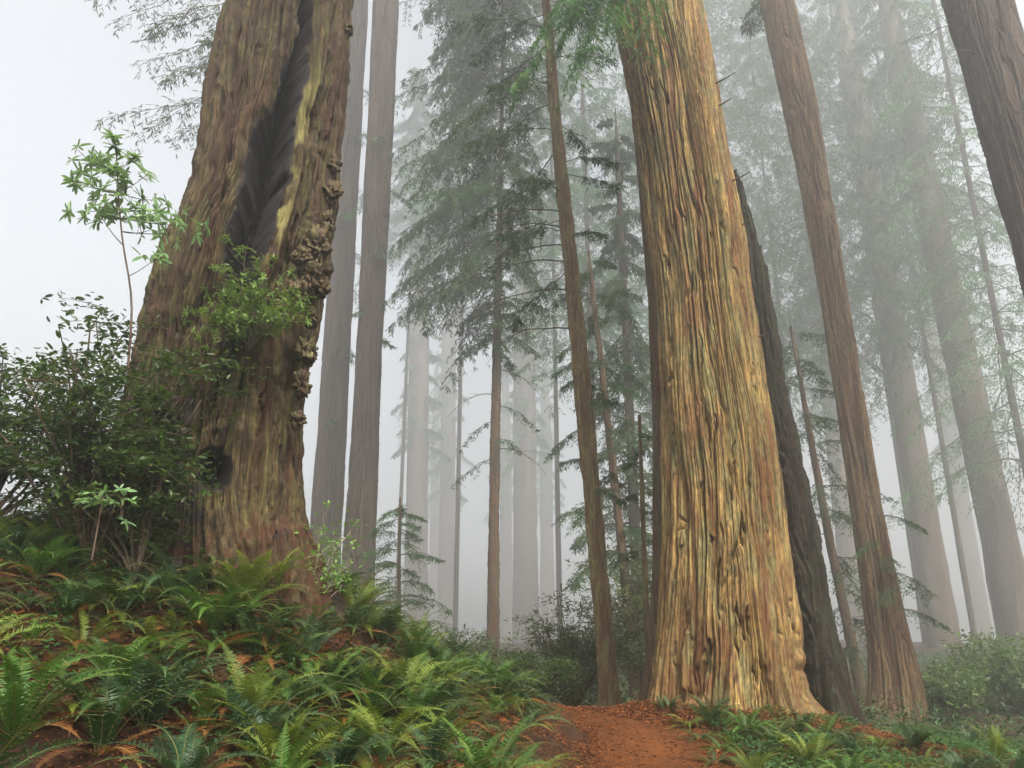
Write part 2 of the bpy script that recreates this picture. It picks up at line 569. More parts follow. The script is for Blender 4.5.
def trunk_mesh(prof, Y, H, nu, zstep, ridge=.05, fissure=.12, lobes=None, cracks=(), carve=None, below=.5, seed=0, top_cut=None,
               weave=1.5, amp_low=.03, top_r=.35, front_focus=0.0, groove=0.0, rough=0.0):
    """prof: (py, left px, right px) rows. The silhouette becomes a round trunk on the plane Y ahead; returns mesh builder + masks"""
    prof = sorted(prof, key=lambda r: -r[0])
    zs, xs, rs = [], [], []
    for py, pl, pr in prof:
        a, b = at(pl, py, Y), at(pr, py, Y)
        zs.append(a[2])
        xs.append((a[0] + b[0]) / 2)
        rs.append((b[0] - a[0]) / 2 * .985)
    zs, xs, rs = map(np.array, (zs, xs, rs))
    z0 = zs[0] - below
    ztop_vis = zs[-1]
    zv = np.arange(z0, ztop_vis + .2, zstep)
    if H and H > ztop_vis + 1:
        zv = np.concatenate([zv, np.linspace(zv[-1] + zstep * 2, H, 24)])
    sl = (xs[-1] - xs[-3]) / (zs[-1] - zs[-3] + 1e-9) * .6 if len(xs) > 3 else 0
    zz = np.append(zs, max(H or 0, ztop_vis + .5))
    xx = np.append(xs, xs[-1] + sl * (zz[-1] - zs[-1]))
    rr = np.append(rs, rs[-1] * (top_r if H and H > ztop_vis + 1 else .97))
    # smooth spline-like interpolation
    def sm(q, vals):
        fine = np.linspace(zz[0] - below, zz[-1], 1200)
        v = np.interp(fine, zz, vals)
        k = max(3, int(1200 * .35 / (fine[-1] - fine[0])) | 1)
        ker = np.hanning(k + 2)
        ker /= ker.sum()
        vp = np.pad(v, len(ker) // 2, mode='edge')
        v = np.convolve(vp, ker, 'valid')[:1200]
        return np.interp(q, fine, v)
    xc, rc = sm(zv, xx), sm(zv, rr)
    flare = np.clip((zs[0] - zv) / max(below, .01), 0, 1)
    rc = rc * (1 + .25 * flare)
    th = np.arange(nu) * 2 * PI / nu
    th = th - front_focus * np.cos(th)            # finer columns on the side that faces the trail
    TH, ZZ = np.meshgrid(th, zv, indexing='ij')
    RC = np.repeat(rc[None], nu, 0)
    XC = np.repeat(xc[None], nu, 0)
    rmean = float(np.median(rc))
    # fibrous ridges: narrow round the trunk, long up it, weaving sideways
    K = max(6, int(2 * PI * rmean / fissure))
    U = TH / (2 * PI)
    warp = (fbm(U * 12, ZZ * .30 + 40, 12, 3, seed + 3) - .5) * weave / K * 2.2
    n1_ = vnoise((U + warp) * K % K, ZZ * .20 + 40, K, seed + 5)
    n2_ = vnoise((U + warp * 1.3) * 2 * K % (2 * K), ZZ * .45 + 40, 2 * K, seed + 6)
    n3_ = vnoise((U + warp) * 5 * K % (5 * K), ZZ * 1.3 + 40, 5 * K, seed + 7)
    r1 = 1 - np.abs(2 * n1_ - 1) ** .8
    r2 = 1 - np.abs(2 * n2_ - 1)
    disp = ridge * ((.62 - r1) * 1.0 + (.5 - r2) * .55 + (n3_ - .5) * .35)
    if groove:
        # long narrow furrows: every strip border runs for metres, opening and closing along its way
        for (kf, vf, dpt, wd) in ((.9, .10, 1.0, .13), (2.1, .22, .55, .15), (4.6, .5, .30, .20)):
            Kk = max(4, int(round(K * kf)))
            q = (U + warp * 1.4) * Kk + (fbm(U * Kk % Kk, ZZ * vf * 2 + 40, Kk, 2, seed + 31) - .5) * .9
            cell = np.abs(q - np.round(q))
            op = vnoise(np.round(q) % Kk, ZZ * vf * 3 + 40, Kk, seed + 35)
            disp = disp - groove * dpt * np.exp(-(cell / (wd * (.35 + op))) ** 2) * sstep(.15, .6, op)
    if rough:                                     # broken flakes and chips of bark
        Kr = int(2 * PI * rmean / .16)
        c1 = fbm((U + warp) * Kr % Kr, ZZ * 2.2 + 40, Kr, 4, seed + 51)
        c2 = vnoise((U + warp) * Kr * 3 % (Kr * 3), ZZ * 9 + 40, Kr * 3, seed + 57)
        q4 = c1 * 7
        chip = (np.floor(q4) + sstep(.72, 1.0, q4 - np.floor(q4))) / 7
        disp = disp + rough * ((chip - .5) * 2.6 + (c2 - .5) * .5)
    low = (fbm(U * 5, ZZ * .3 + 40, 5, 3, seed + 9) - .5) * 2 * amp_low * RC * 2
    disp = disp + low
    if lobes:
        for (amp, kk, ph, zb, zt) in lobes:
            g = np.clip((zt - ZZ) / (zt - zb), 0, 1) ** 1.6
            disp = disp + RC * amp * g * (np.abs(np.cos(kk * TH / 2 + ph + (fbm(U * 4, ZZ * .4 + 40, 4, 2, seed + 12) - .5) * 2)) ** .7 - .62)
    X = XC + RC * np.cos(TH)
    Yy = Y + RC * np.sin(TH)
    masks = {}
    PXX, PYY = pix(np.stack([X, Yy, ZZ], -1))
    front = (np.sin(TH) < .25)
    if cracks:
        jx = (fbm(PXX * .05 + 400, PYY * .05 + 400, 997, 3, seed + 20) - .5) * 9
    for (pts, wpx, depth) in cracks:
        d, pos = line_dist(PXX + jx, PYY, pts)
        ww = np.interp(pos, np.linspace(0, 1, len(pts)), [p[2] if len(p) > 2 else 1 for p in pts]) * wpx
        disp = disp - depth * np.exp(-(d / np.maximum(ww, .3)) ** 2) * front
    if carve is not None:
        dd, masks = carve(PXX, PYY, front, TH, ZZ, X)
        disp = disp + dd
    RR = RC + disp
    RR = np.maximum(RR, .04)
    if top_cut is not None:
        ct = top_cut(TH)
        ZZ = np.minimum(ZZ, ct)
    X = XC + RR * np.cos(TH)
    Yy = Y + RR * np.sin(TH)
    V = np.stack([X, Yy, ZZ], -1)
    nz = len(zv)
    i = np.arange(nu)[:, None]
    j = np.arange(nz - 1)[None]
    i2 = (i + 1) % nu
    f = np.stack([i * nz + j, i2 * nz + j, i2 * nz + j + 1, i * nz + j + 1], -1).reshape(-1, 4)
    b = MB()
    b.add(V.reshape(-1, 3), f)
    # cap on top
    capc = V[:, -1].mean(0)
    V2 = np.concatenate([V[:, -1], capc[None]])
    k = np.arange(0, nu - 1, 2)
    b.add(V2, np.stack([k, k + 1, (k + 2) % nu, np.full(len(k), nu)], -1))
    info = dict(z=zv, x=xc, r=rc, Y=Y, base=(float(np.interp(zs[0], zv, xc)), Y, float(zs[0])))
    return b, masks, info


def set_masks(o, masks, nverts):
    for k, a in masks.items():
        at_ = o.data.attributes.new(k, 'FLOAT', 'POINT')
        full = np.zeros(len(o.data.vertices), np.float32)
        full[:a.size] = a.astype(np.float32).ravel()
        at_.data.foreach_set('value', full)


# ------------------------------------------------------------------ boughs with needles
def boughs(mb, base, az, el, L, droop, nA=12, nK=7, side=.42, leaf=.16, lw=.05, curl=.3, r0=.03, bare=0.15, twigs=True, lm=0, wm=1,
           side_droop=.35, pend=.0, density=1.0):
    """base (B,3), azimuth, elevation, length, droop arrays -> wood into slot wm, needle sprays into slot lm"""
    B = len(base)
    az, el, L, droop = [np.broadcast_to(np.asarray(a, float), (B,)) for a in (az, el, L, droop)]
    dh = np.stack([np.cos(az), np.sin(az), np.zeros(B)], 1)
    sd = np.stack([-np.sin(az), np.cos(az), np.zeros(B)], 1)
    nP = 9
    bend = rng.normal(0, .10, B)

    def axis(t):                                  # t (B, k) -> (B, k, 3)
        tt = t[..., None]
        return (base[:, None] + L[:, None, None] * (dh[:, None] * np.cos(el)[:, None, None] * tt + sd[:, None] * (bend[:, None, None] * tt ** 2)
                + np.array([0, 0, 1.0]) * (np.sin(el)[:, None, None] * tt - droop[:, None, None] * tt ** 2)))
    tp = np.repeat(np.linspace(0, 1, nP)[None], B, 0)
    A = axis(tp)
    A[:, 1:-1] += rng.normal(0, .012, (B, nP - 2, 3)) * L[:, None, None]
    tubes(mb, A, r0 * (L / L.mean()), np.full(B, r0 * .18), 4, wm)
    t = bare + (1 - bare) * (np.arange(nA)[None] + rng.random((B, nA))) / nA
    Pa = axis(t)
    T = unit(axis(np.minimum(t + .03, 1.03)) - axis(t - .03))
    S = unit(np.cross(T, np.array([0, 0, 1.0])))
    ls = L[:, None] * side * (1.05 - .75 * t) * rng.uniform(.25, 1.3, (B, nA)) * np.clip((t - bare) * 6 + .4, 0, 1)
    out = []
    for sgn in (-1, 1):
        fw = rng.uniform(.35, .95, (B, nA))[..., None]
        D = unit(S * sgn + T * fw + np.array([0, 0, 1.0]) * rng.normal(-side_droop, .34, (B, nA))[..., None])
        s = (np.arange(nK)[None, None] + rng.random((B, nA, nK))) / nK
        s_ = s[..., None]
        l_ = ls[..., None, None]
        P = Pa[:, :, None] + l_ * (D[:, :, None] * s_ - np.array([0, 0, 1.0]) * (curl * s_ ** 2))
        if twigs:
            sp = np.linspace(0, 1, 4)[None, :, None]
            Q = Pa.reshape(-1, 1, 3) + ls.reshape(-1, 1, 1) * (D.reshape(-1, 1, 3) * sp - np.array([0, 0, 1.0]) * (curl * sp ** 2))
            tubes(mb, Q, np.full(len(Q), r0 * .22), np.full(len(Q), r0 * .08), 3, wm)
        N0 = unit(np.cross(D, np.cross(np.array([0, 0, 1.0]), D)))[:, :, None]
        S2 = unit(np.cross(D, np.array([0, 0, 1.0])))[:, :, None]
        for s2 in (-1, 1):
            if density < 1:
                pass
            dirs = D[:, :, None] * rng.uniform(.5, 1.1, s_.shape) + S2 * s2 * rng.uniform(.35, 1.0, s_.shape) + np.array([0, 0, 1.0]) * rng.normal(-.12 - pend, .3, s_.shape)
            nn = N0 + rng.normal(0, .45, P.shape)
            keep = rng.random(P.shape[:3]) < density
            ln = leaf * rng.uniform(.6, 1.3, P.shape[:3])
            leaves(mb, P[keep], dirs[keep], nn[keep], ln[keep], (lw / leaf) * ln[keep], lm)


def info_at(info, z):
    return np.stack([np.interp(z, info['z'], info['x']), np.full(np.shape(z), info['Y']), z], -1)


def conifer(name, label, prof, Y, H, bark, needles, spec, cat='tree', group=None, nu=40, zstep=.12, ridge=.02, fissure=.1, below=.6, seed=0, **kw):
    b, _, info = trunk_mesh(prof, Y, H, nu, zstep, ridge, fissure, below=below, seed=seed, **kw)
    root = empty(name, info['base'], label, cat, group)
    b.build('trunk', M[bark], root)
    if spec:
        cb = MB()
        for sp in spec:
            sp = dict(sp)
            n = sp.pop('n')
            if 'py' in sp:
                a, c = sp.pop('py')
                za, zb_ = at(512, a, Y)[2], at(512, c, Y)[2]
            else:
                za, zb_ = sp.pop('z')
            z = np.linspace(za, zb_, n) + rng.normal(0, abs(zb_ - za) / n * .4, n)
            lo, hi = sp.pop('az', (0, 360))
            azs = R(1) * (lo + (hi - lo) * ((np.arange(n) * .618034 + rng.normal(0, .05, n)) % 1))
            l0, l1 = sp.pop('L')
            Ls = np.linspace(l0, l1, n) * rng.uniform(.7, 1.15, n)
            els = R(1) * rng.normal(sp.pop('el', 10), sp.pop('eljit', 9), n)
            dr = sp.pop('droop', .35) * rng.uniform(.6, 1.4, n)
            boughs(cb, info_at(info, z), azs, els, Ls, dr, **sp)
        cb.build('crown', [M[needles], M['twig']], root)
    return root, info


def dead_limbs(parent, info, zs, az, L, drop=.3, r=.02, n_sub=4):
    for z, a, l in zip(zs, az, L):
        b = MB()
        p0 = info_at(info, np.array(z))
        t = np.linspace(0, 1, 9)[:, None]
        d = np.array([math.cos(R(a)), math.sin(R(a)), 0])
        P = p0 + l * (d * t + np.array([0, 0, 1.0]) * (.15 * t - drop * t ** 2)) + rng.normal(0, .014 * l, (9, 3)) * np.minimum(t, .6)
        tube(b, P, np.linspace(r, r * .25, 9), 5)
        for k in range(n_sub):
            q0 = P[3 + k % 5]
            dd = unit(d * .8 + rng.normal(0, .45, 3) + np.array([0, 0, -.25]))
            tt = np.linspace(0, 1, 5)[:, None]
            Q = q0 + l * .35 * rng.uniform(.5, 1.1) * (dd * tt - np.array([0, 0, .25]) * tt ** 2)
            tube(b, Q, np.linspace(r * .4, r * .12, 5), 4)
        b.build('dead_limb', M['twig'], parent)


def nicks(n, prof, y0, y1, l0, l1, seed):
    """short splits and knife-like cracks running with the grain"""
    rg = np.random.default_rng(seed)
    pr = np.array(sorted(prof))
    out = []
    for _ in range(n):
        y = rg.uniform(y0, y1)
        f = rg.uniform(.08, .92)
        l = rg.uniform(l0, l1)
        P = []
        for q, ww in ((0, .25), (.35, 1.0), (.7, .8), (1, .2)):
            yy = y + q * l
            a, b = np.interp(yy, pr[:, 0], pr[:, 1]), np.interp(yy, pr[:, 0], pr[:, 2])
            P.append((a + (b - a) * f + rg.normal(0, .8), yy, ww))
        out.append((P, rg.uniform(1.0, 2.3), rg.uniform(.05, .12)))
    return out


# ================================================================== THE BIG GOLDEN REDWOOD
prof = [(735, 632, 836), (718, 643, 822), (700, 650, 812), (675, 654, 806), (640, 656, 802), (600, 658, 794), (540, 660, 786), (480, 661, 780), (400, 659, 768), (340, 657, 759),
        (300, 655, 752), (240, 648, 744), (170, 639, 730), (100, 629, 719), (40, 619, 708), (-20, 609, 697), (-120, 592, 680), (-260, 568, 655)]


def big_carve(px, py, front, th, zz, x):
    d = np.zeros_like(px)
    # raised folded scar with its lip, and flutes running into the roots
    dd, pos = line_dist(px, py, [(742, 520), (735, 560), (728, 600), (716, 640), (704, 690)])
    d += .09 * np.exp(-((dd - 12) / 9) ** 2) * (px < 745) * front * sstep(500, 540, py)
    for cx, a in ((655, .0), (690, .1), (722, .12), (752, .12), (780, .14), (808, .12)):
        xx = cx + (py - 700) * (.10 * (cx - 735) / 60)
        d -= a * np.exp(-((px - xx) / 7) ** 2) * sstep(585, 725, py) * front
    n_ = fbm(px * .04 + 90, py * .02 + 90, 997, 4, 64)
    red = sstep(.44, .58, n_ + .16 * sstep(770, 815, px) * sstep(480, 600, py) + .10 * sstep(640, 715, py) - .12) * sstep(500, 600, py)
    red = np.maximum(red, sstep(.5, .62, n_) * .5 * np.exp(-((px - 742 - (py - 620) * .02) / 16) ** 2) * sstep(540, 590, py))
    # column flutes higher up
    for cx, w, a in ((678, 8, .03), (706, 6, .05), (735, 7, .035), (757, 5, .03)):
        xx = cx + (py - 500) * .16 + 6 * np.sin(py / 60 + cx)
        d -= a * np.exp(-((px - xx) / w) ** 2) * front * sstep(720, 560, py)
    return d, {'duff': red * front * .45}


b, mk, big = trunk_mesh(prof, 13.5, 62, 640, .022, front_focus=.6, groove=.085, rough=.013, weave=.7, ridge=.055, fissure=.15, seed=1, carve=big_carve, below=.5, amp_low=.025,
                        lobes=[(.14, 7, .6, .0, 3.2), (.12, 11, .2, .0, 1.3)],
                        cracks=[([(745, 520, .3), (738, 548, 1), (728, 585, 1.2), (722, 610, .5)], 4, .16),
                                ([(720, 560, .3), (716, 600, 1), (718, 620, .3)], 3, .1),
                                ([(712, 640, .2), (704, 668, 1), (694, 696, 1.6)], 6, .22),
                                ([(735, 608, .3), (742, 625, 1), (748, 640, .3)], 3, .1),
                                ([(722, 380, .2), (728, 440, 1), (732, 500, .3)], 3, .09),
                                ([(700, 330, .2), (704, 400, .8), (712, 470, .2)], 2.6, .07),
                                ([(790, 600, .2), (803, 660, 1), (812, 712, 1.5)], 4, .16),
                                ([(760, 650, .2), (772, 690, 1), (776, 720, 1.3)], 4, .14),
                                ([(683, 20, .5), (690, 150, 1), (705, 300, .5)], 3, .06)] + nicks(60, prof, 0, 690, 10, 60, 3))
root = empty('giant_redwood', big['base'], 'huge straight redwood with golden fluted bark beside the orange trail', 'tree')
o = b.build('trunk', M['bark_gold'], root)
set_masks(o, mk, 0)
# stubs of dead twigs on the right flank
for py_s, l in ((100, .35), (122, .2), (196, .3), (240, .16), (350, .2)):
    z = at(512, py_s, 13.5)[2]
    p = info_at(big, np.array(z))
    r = float(np.interp(z, big['z'], big['r']))
    d = np.array([math.cos(-.5), math.sin(-.5), .1])
    P = p + d * np.linspace(r * .9, r + l, 6)[:, None] + np.linspace(0, 1, 6)[:, None] ** 2 * np.array([0, 0, .06])
    b = MB()
    tube(b, P, np.linspace(.022, .008, 6), 5)
    b.build('twig_stub', M['twig'], root)
# the fresh bough that hangs into the top of the view
b = MB()
pa = at(628, -60, 12.4)
for (tx, ty, n) in ((560, 14, 1), (575, 30, 1), (590, 44, 1), (612, 34, 1), (640, 24, 1), (655, 12, 1), (600, 20, 1), (625, 8, 1), (552, 34, 1), (568, 46, 1), (604, 52, 1), (632, 36, 1), (582, 8, 1)):
    tgt = at(tx, ty, 11.6 + .25 * rng.normal())
    v = tgt - pa
    L_ = np.linalg.norm(v)
    boughs(b, pa[None], math.atan2(v[1], v[0]), math.atan2(v[2] + .25 * L_, math.hypot(v[0], v[1])), L_, .25, nA=22, nK=9, side=.34, leaf=.10, lw=.022,
           r0=.012, bare=.25, curl=.35, pend=.2)
b.build('bough', [M['needle_bright'], M['twig']], root)

# ================================================================== THE HOLLOW REDWOOD ON THE BANK
prof = [(610, 62, 342), (580, 74, 330), (548, 85, 318), (520, 97, 307), (480, 112, 301), (430, 124, 302), (395, 132, 303), (360, 140, 309), (335, 143, 313), (310, 151, 317), (285, 156, 322), (265, 161, 326), (245, 172, 328),
        (215, 187, 332), (190, 193, 335), (150, 202, 339), (120, 208, 342), (80, 216, 346), (40, 226, 349), (0, 237, 352), (-60, 252, 358), (-140, 270, 366)]
CAV = [(313, -60, 3.5), (308, 0, 5.5), (302, 50, 9), (287, 100, 13.5), (269, 150, 17.5), (259, 200, 19.5), (250, 240, 20), (242, 278, 17), (232, 312, 8)]


def hollow_carve(px, py, front, th, zz, x):
    d = np.zeros_like(px)
    jx = (fbm(px * .03 + 300, py * .03 + 300, 997, 3, 71) - .5) * 14
    dist, pos = line_dist(px + jx, py, CAV)
    w = np.interp(pos, np.linspace(0, 1, len(CAV)), [c[2] for c in CAV])
    # the long hollow: steep walls, deep inside
    edge = (fbm(px * .09 + 300, py * .06 + 300, 997, 3, 72) - .5) * .4
    prof_ = sstep(1.04, .93, dist / w + edge)
    wall = sstep(1.26, 1.08, dist / w + edge)
    d -= (.70 + .14 * (fbm(px * .14 + 300, py * .02 + 300, 997, 2, 73) - .5) + .30 * (fbm(px * .35 + 300, py * .035 + 300, 997, 3, 70) - .5)) * prof_ * front
    # rolled lips on both sides
    lip = np.exp(-((dist - w * 1.0 - 9) / 8) ** 2)
    d += .13 * lip * front * sstep(330, 250, py)
    # folds that run from the lip to the roots
    for pts, wd, a in (([(200, 300), (190, 350), (165, 440), (140, 540)], 10, .12), ([(236, 350), (205, 420), (180, 480), (165, 560)], 9, .14),
                       ([(268, 330), (262, 420), (262, 540)], 12, -.07), ([(292, 260), (288, 380), (285, 520)], 6, .06), ([(308, 120), (300, 230), (296, 330)], 8, .08),
                       ([(326, 60), (318, 200), (305, 330)], 5, .06), ([(240, 60), (222, 160), (196, 260)], 7, .05), ([(262, 30), (248, 120), (226, 210)], 6, -.07)):
        q, _ = line_dist(px + jx, py, pts)
        d -= a * np.exp(-(q / wd) ** 2) * front
    # hole at the foot
    hd = np.hypot((px + jx * .6 - 216) / 19, (py - 468) / 22)
    d -= .42 * sstep(1.1, .6, hd) * front
    hd2 = np.hypot((px + jx * .9 - 152) / 26, (py - 465) / 62)
    d -= .42 * sstep(1.15, .5, hd2) * front
    # knobbly lumps on the right flank and beside the hollow
    kn = fbm(px * .055 + 100, py * .075 + 100, 997, 3, 75)
    d += .26 * np.clip(kn - .5, 0, 1) * front * (sstep(285, 318, px) * sstep(190, 235, py) * sstep(345, 300, py) + .25 * sstep(205, 165, px) * sstep(235, 270, py) * sstep(380, 330, py))
    d += .06 * (fbm(px * .08 + 100, py * .06 + 100, 997, 3, 77) - .5)
    blot = fbm(px * .045 + 200, py * .03 + 200, 997, 4, 74)
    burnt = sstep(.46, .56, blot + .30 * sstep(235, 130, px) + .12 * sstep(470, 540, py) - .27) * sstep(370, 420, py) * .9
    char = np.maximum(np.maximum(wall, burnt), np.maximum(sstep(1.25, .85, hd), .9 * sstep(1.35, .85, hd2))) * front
    moss = np.exp(-((px + jx - np.interp(py, [50, 100, 150, 200, 240, 290], [317, 305, 292, 283, 275, 262])) / 6) ** 2) * sstep(60, 110, py) * sstep(290, 230, py) * front * sstep(.36, .56, fbm(px * .10 + 90, py * .05 + 90, 997, 3, 76))
    duff = sstep(505, 560, py + (fbm(px * .05 + 90, py * .05 + 90, 997, 3, 78) - .5) * 130) * .8 * sstep(.35, .6, fbm(px * .12 + 90, py * .09 + 90, 997, 3, 79))
    redlip = np.exp(-((px + jx - np.interp(py, [0, 100, 150, 200, 280], [292, 258, 234, 222, 206])) / 11) ** 2) * sstep(40, 110, py) * sstep(320, 270, py) * front
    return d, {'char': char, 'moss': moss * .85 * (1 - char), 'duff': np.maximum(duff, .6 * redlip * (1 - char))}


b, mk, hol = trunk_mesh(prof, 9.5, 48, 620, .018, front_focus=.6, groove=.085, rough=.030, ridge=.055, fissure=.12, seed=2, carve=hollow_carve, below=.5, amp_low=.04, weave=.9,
                        lobes=[(.16, 6, .3, 1.9, 4.6)],
                        cracks=[([(246, 365, .3), (243, 400, 1), (232, 430, 1.2), (224, 460, .6)], 4, .15), ([(236, 345, .5), (218, 385, 1), (206, 410, .6)], 3.5, .12),
                                ([(196, 300, .4), (178, 330, 1), (168, 360, 1)], 4, .15)] + nicks(60, prof, 0, 540, 14, 70, 4))
root = empty('hollow_redwood', hol['base'], 'massive leaning redwood with a long dark hollow in its trunk on the fern bank', 'tree')
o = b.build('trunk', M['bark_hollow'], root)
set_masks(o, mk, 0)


def burl(p, r, parent, seed):
    nu_, nv_ = 44, 30
    u, v = np.meshgrid(np.arange(nu_) * 2 * PI / nu_, np.linspace(.02, PI - .02, nv_), indexing='ij')
    n = fbm(u / (2 * PI) * 5, v * 2.2 + 5 + seed, 5, 4, 80 + seed)
    f = fbm(u / (2 * PI) * 16, v * 5 + 5 + seed, 16, 3, 180 + seed)
    rr = r * (.35 + 1.1 * n - .55 * np.exp(-((f - .5) / .07) ** 2) + .25 * (f - .5))
    sx, sz = np.random.default_rng(seed).uniform(.8, 1.25), np.random.default_rng(seed + 9).uniform(1.0, 1.7)
    V = np.stack([sx * rr * np.cos(u) * np.sin(v), rr * np.sin(u) * np.sin(v), sz * rr * np.cos(v)], -1) + np.asarray(p)
    i = np.arange(nu_)[:, None]
    j = np.arange(nv_ - 1)[None]
    i2 = (i + 1) % nu_
    b = MB()
    b.add(V.reshape(-1, 3), np.stack([i * nv_ + j, i * nv_ + j + 1, i2 * nv_ + j + 1, i2 * nv_ + j], -1).reshape(-1, 4))
    return b.build('burl', M['burl'], parent)


for k, (px, py, r, Y) in enumerate(((318, 246, .17, 8.95), (309, 274, .15, 8.75), (302, 256, .13, 8.65), (322, 287, .13, 9.15), (332, 192, .11, 9.25), (334, 165, .085, 9.3), (347, 30, .10, 9.4),
                                    (307, 350, .13, 9.1), (301, 385, .12, 9.15), (296, 292, .12, 8.6), (298, 420, .09, 9.1), (311, 318, .11, 9.0), (328, 222, .10, 9.1))):
    burl(at(px, py, Y), r, root, k)

# ================================================================== BROKEN DARK SNAG BEHIND THE BIG ONE
prof = [(735, 700, 868), (715, 705, 858), (690, 708, 849), (640, 708, 836), (600, 707, 826), (540, 705, 813), (480, 703, 802), (420, 699, 791), (360, 694, 781), (300, 689, 771), (240, 684, 761), (180, 680, 748)]


def snag_top(th):
    zt = at(512, 182, 15.4)[2]
    zlow = at(512, 245, 15.4)[2]
    c = np.cos(th)
    n = fbm(th / (2 * PI) * 24, th * 0 + 3, 24, 3, 90)
    return np.where(c > .55, zlow - .8 * (c - .55), zt) - n * .7


b, mk, snag = trunk_mesh(prof, 15.4, 0, 420, .035, front_focus=.5, groove=.16, rough=.04, ridge=.09, fissure=.2, seed=3, below=.5, amp_low=.05, top_cut=snag_top,
                         cracks=[([(800, 600, .5), (818, 680, 1), (830, 720, 1)], 4, .2), ([(775, 420, .4), (790, 520, 1), (800, 600, .5)], 3, .15)], lobes=[(.12, 6, .2, -.2, 2.5)])
root = empty('broken_snag', snag['base'], 'dark dead broken trunk leaning close behind the golden giant', 'dead tree')
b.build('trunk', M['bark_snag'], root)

# ================================================================== THE OTHER TREES
# leaning redwood at the right
prof = [(745, 856, 936), (730, 862, 930), (705, 868, 924), (680, 870, 919), (640, 868, 909), (580, 860, 896), (500, 850, 880), (400, 837, 863), (300, 821, 848), (200, 803, 832), (100, 782, 815), (0, 760, 793), (-100, 739, 772)]
b, mk, lean = trunk_mesh(prof, 27, 70, 360, .05, front_focus=.5, groove=.09, ridge=.06, fissure=.2, seed=4, below=1.4, amp_low=.02, lobes=[(.10, 7, .4, -1.2, 1.5)])
root = empty('leaning_redwood', lean['base'], 'tall redwood with ribbed brown bark leaning left on the right-hand slope', 'tree')
b.build('trunk', M['bark_right'], root)
cb = MB()
zz_ = at(512, 560, 27)[2]
boughs(cb, info_at(lean, np.array([at(512, p_, 27)[2] for p_ in (520, 545, 560, 575, 590, 610)])) + np.array([0, -.75, 0]), R(1) * np.array([-60, 200, -100, 10, 240, -40]), .1, np.array([1.5, 1.2, 1.0, 1.6, 1.3, 1.4]), .5,
       nA=14, nK=7, side=.5, leaf=.11, lw=.02, r0=.015)
n_ = 26
zc_ = np.linspace(at(512, -20, 27)[2], 66, n_)
boughs(cb, info_at(lean, zc_), rng.uniform(0, 2 * PI, n_), .1, np.linspace(2.2, 5.0, n_), .4, nA=14, nK=8, side=.45, leaf=.24, lw=.05, r0=.035, bare=.3)
cb.build('crown', [M['needle'], M['twig']], root)

# near trunk that crosses the upper right corner
prof = [(768, 1150, 1245), (600, 1110, 1190), (420, 1064, 1136), (270, 1024, 1088), (200, 1004, 1067), (130, 984, 1045), (60, 965, 1024), (0, 948, 1006), (-80, 924, 984)]
b, mk, corner = trunk_mesh(prof, 20, 60, 320, .05, front_focus=.5, groove=.07, ridge=.05, fissure=.16, seed=5, below=1.5, amp_low=.02)
root = empty('corner_redwood', corner['base'], 'redwood trunk slanting through the upper right corner, seen close and dark', 'tree')
b.build('trunk', M['bark_grey'], root)
dead_limbs(root, corner, [at(512, p_, 20)[2] for p_ in (60, 20, -20)], [200, 160, 185], [1.9, 2.3, 2.6], .25, .02, 5)

# dark trunk hugging the big one at its left
prof = [(705, 636, 672), (690, 640, 670), (640, 648, 670), (560, 652, 672), (400, 652, 674), (300, 648, 670), (200, 640, 662), (100, 630, 652), (0, 620, 640)]
conifer('slender_tree', 'dark slim trunk pressed against the left edge of the golden giant', prof, 16.0, 30, 'bark_dark', 'needle', None, nu=60, zstep=.08, ridge=.03, fissure=.12, seed=21, lobes=[(.3, 5, .2, -.2, 1.4)])

# slim trees left of it
S1 = [(712, 596, 622), (700, 598, 619), (660, 597, 616), (600, 593, 611), (500, 584, 602), (400, 575, 592), (300, 566, 582), (200, 557, 571), (100, 549, 560), (0, 542, 551), (-90, 537, 545)]
r_, slim1 = conifer('slender_tree', 'tallest slender conifer, lit mossy bark, rising left of the golden giant', S1, 17.5, 24, 'bark_slim', 'needle',
                    [dict(n=17, py=(260, -60), az=(120, 250), L=(2.0, 3.2), el=-8, droop=.32, nA=18, nK=8, side=.36, leaf=.13, lw=.024, r0=.02, bare=.25, pend=.25, curl=.4),
                     dict(n=8, py=(240, -60), az=(-70, 60), L=(1.3, 2.2), el=0, droop=.35, nA=14, nK=7, side=.36, leaf=.13, lw=.024, r0=.02, bare=.35, density=.7),
                     dict(n=4, py=(480, 380), az=(-60, 60), L=(.8, 1.0), el=0, droop=.5, nA=10, nK=6, side=.5, leaf=.1, lw=.02, r0=.012)],
                    nu=150, zstep=.03, ridge=.03, fissure=.09, groove=.03, rough=.02, front_focus=.5, amp_low=.06, seed=22)
dead_limbs(r_, slim1, [at(512, p_, 17.5)[2] for p_ in (330, 290, 262, 245, 228, 212)], [190, 176, 182, 172, 195, 186], [2.0, 2.4, 2.6, 2.3, 2.0, 2.5], .38, .022, 6)

S2 = [(706, 627, 644), (690, 629, 641), (640, 626, 637), (560, 618, 628), (460, 608, 616), (360, 598, 604), (290, 590, 595), (255, 588, 590)]
conifer('slender_tree', 'thin young conifer with drooping sprays between slim trunks and golden giant', S2, 27, 0, 'bark_dark', 'needle',
        [dict(n=30, py=(560, 262), az=(0, 360), L=(2.9, 1.3), el=2, eljit=12, droop=.45, nA=16, nK=8, side=.42, leaf=.17, lw=.032, r0=.02, bare=.12, curl=.4, density=.85)],
        nu=60, zstep=.06, ridge=.02, fissure=.08, groove=.02, rough=.02, amp_low=.06, seed=23)

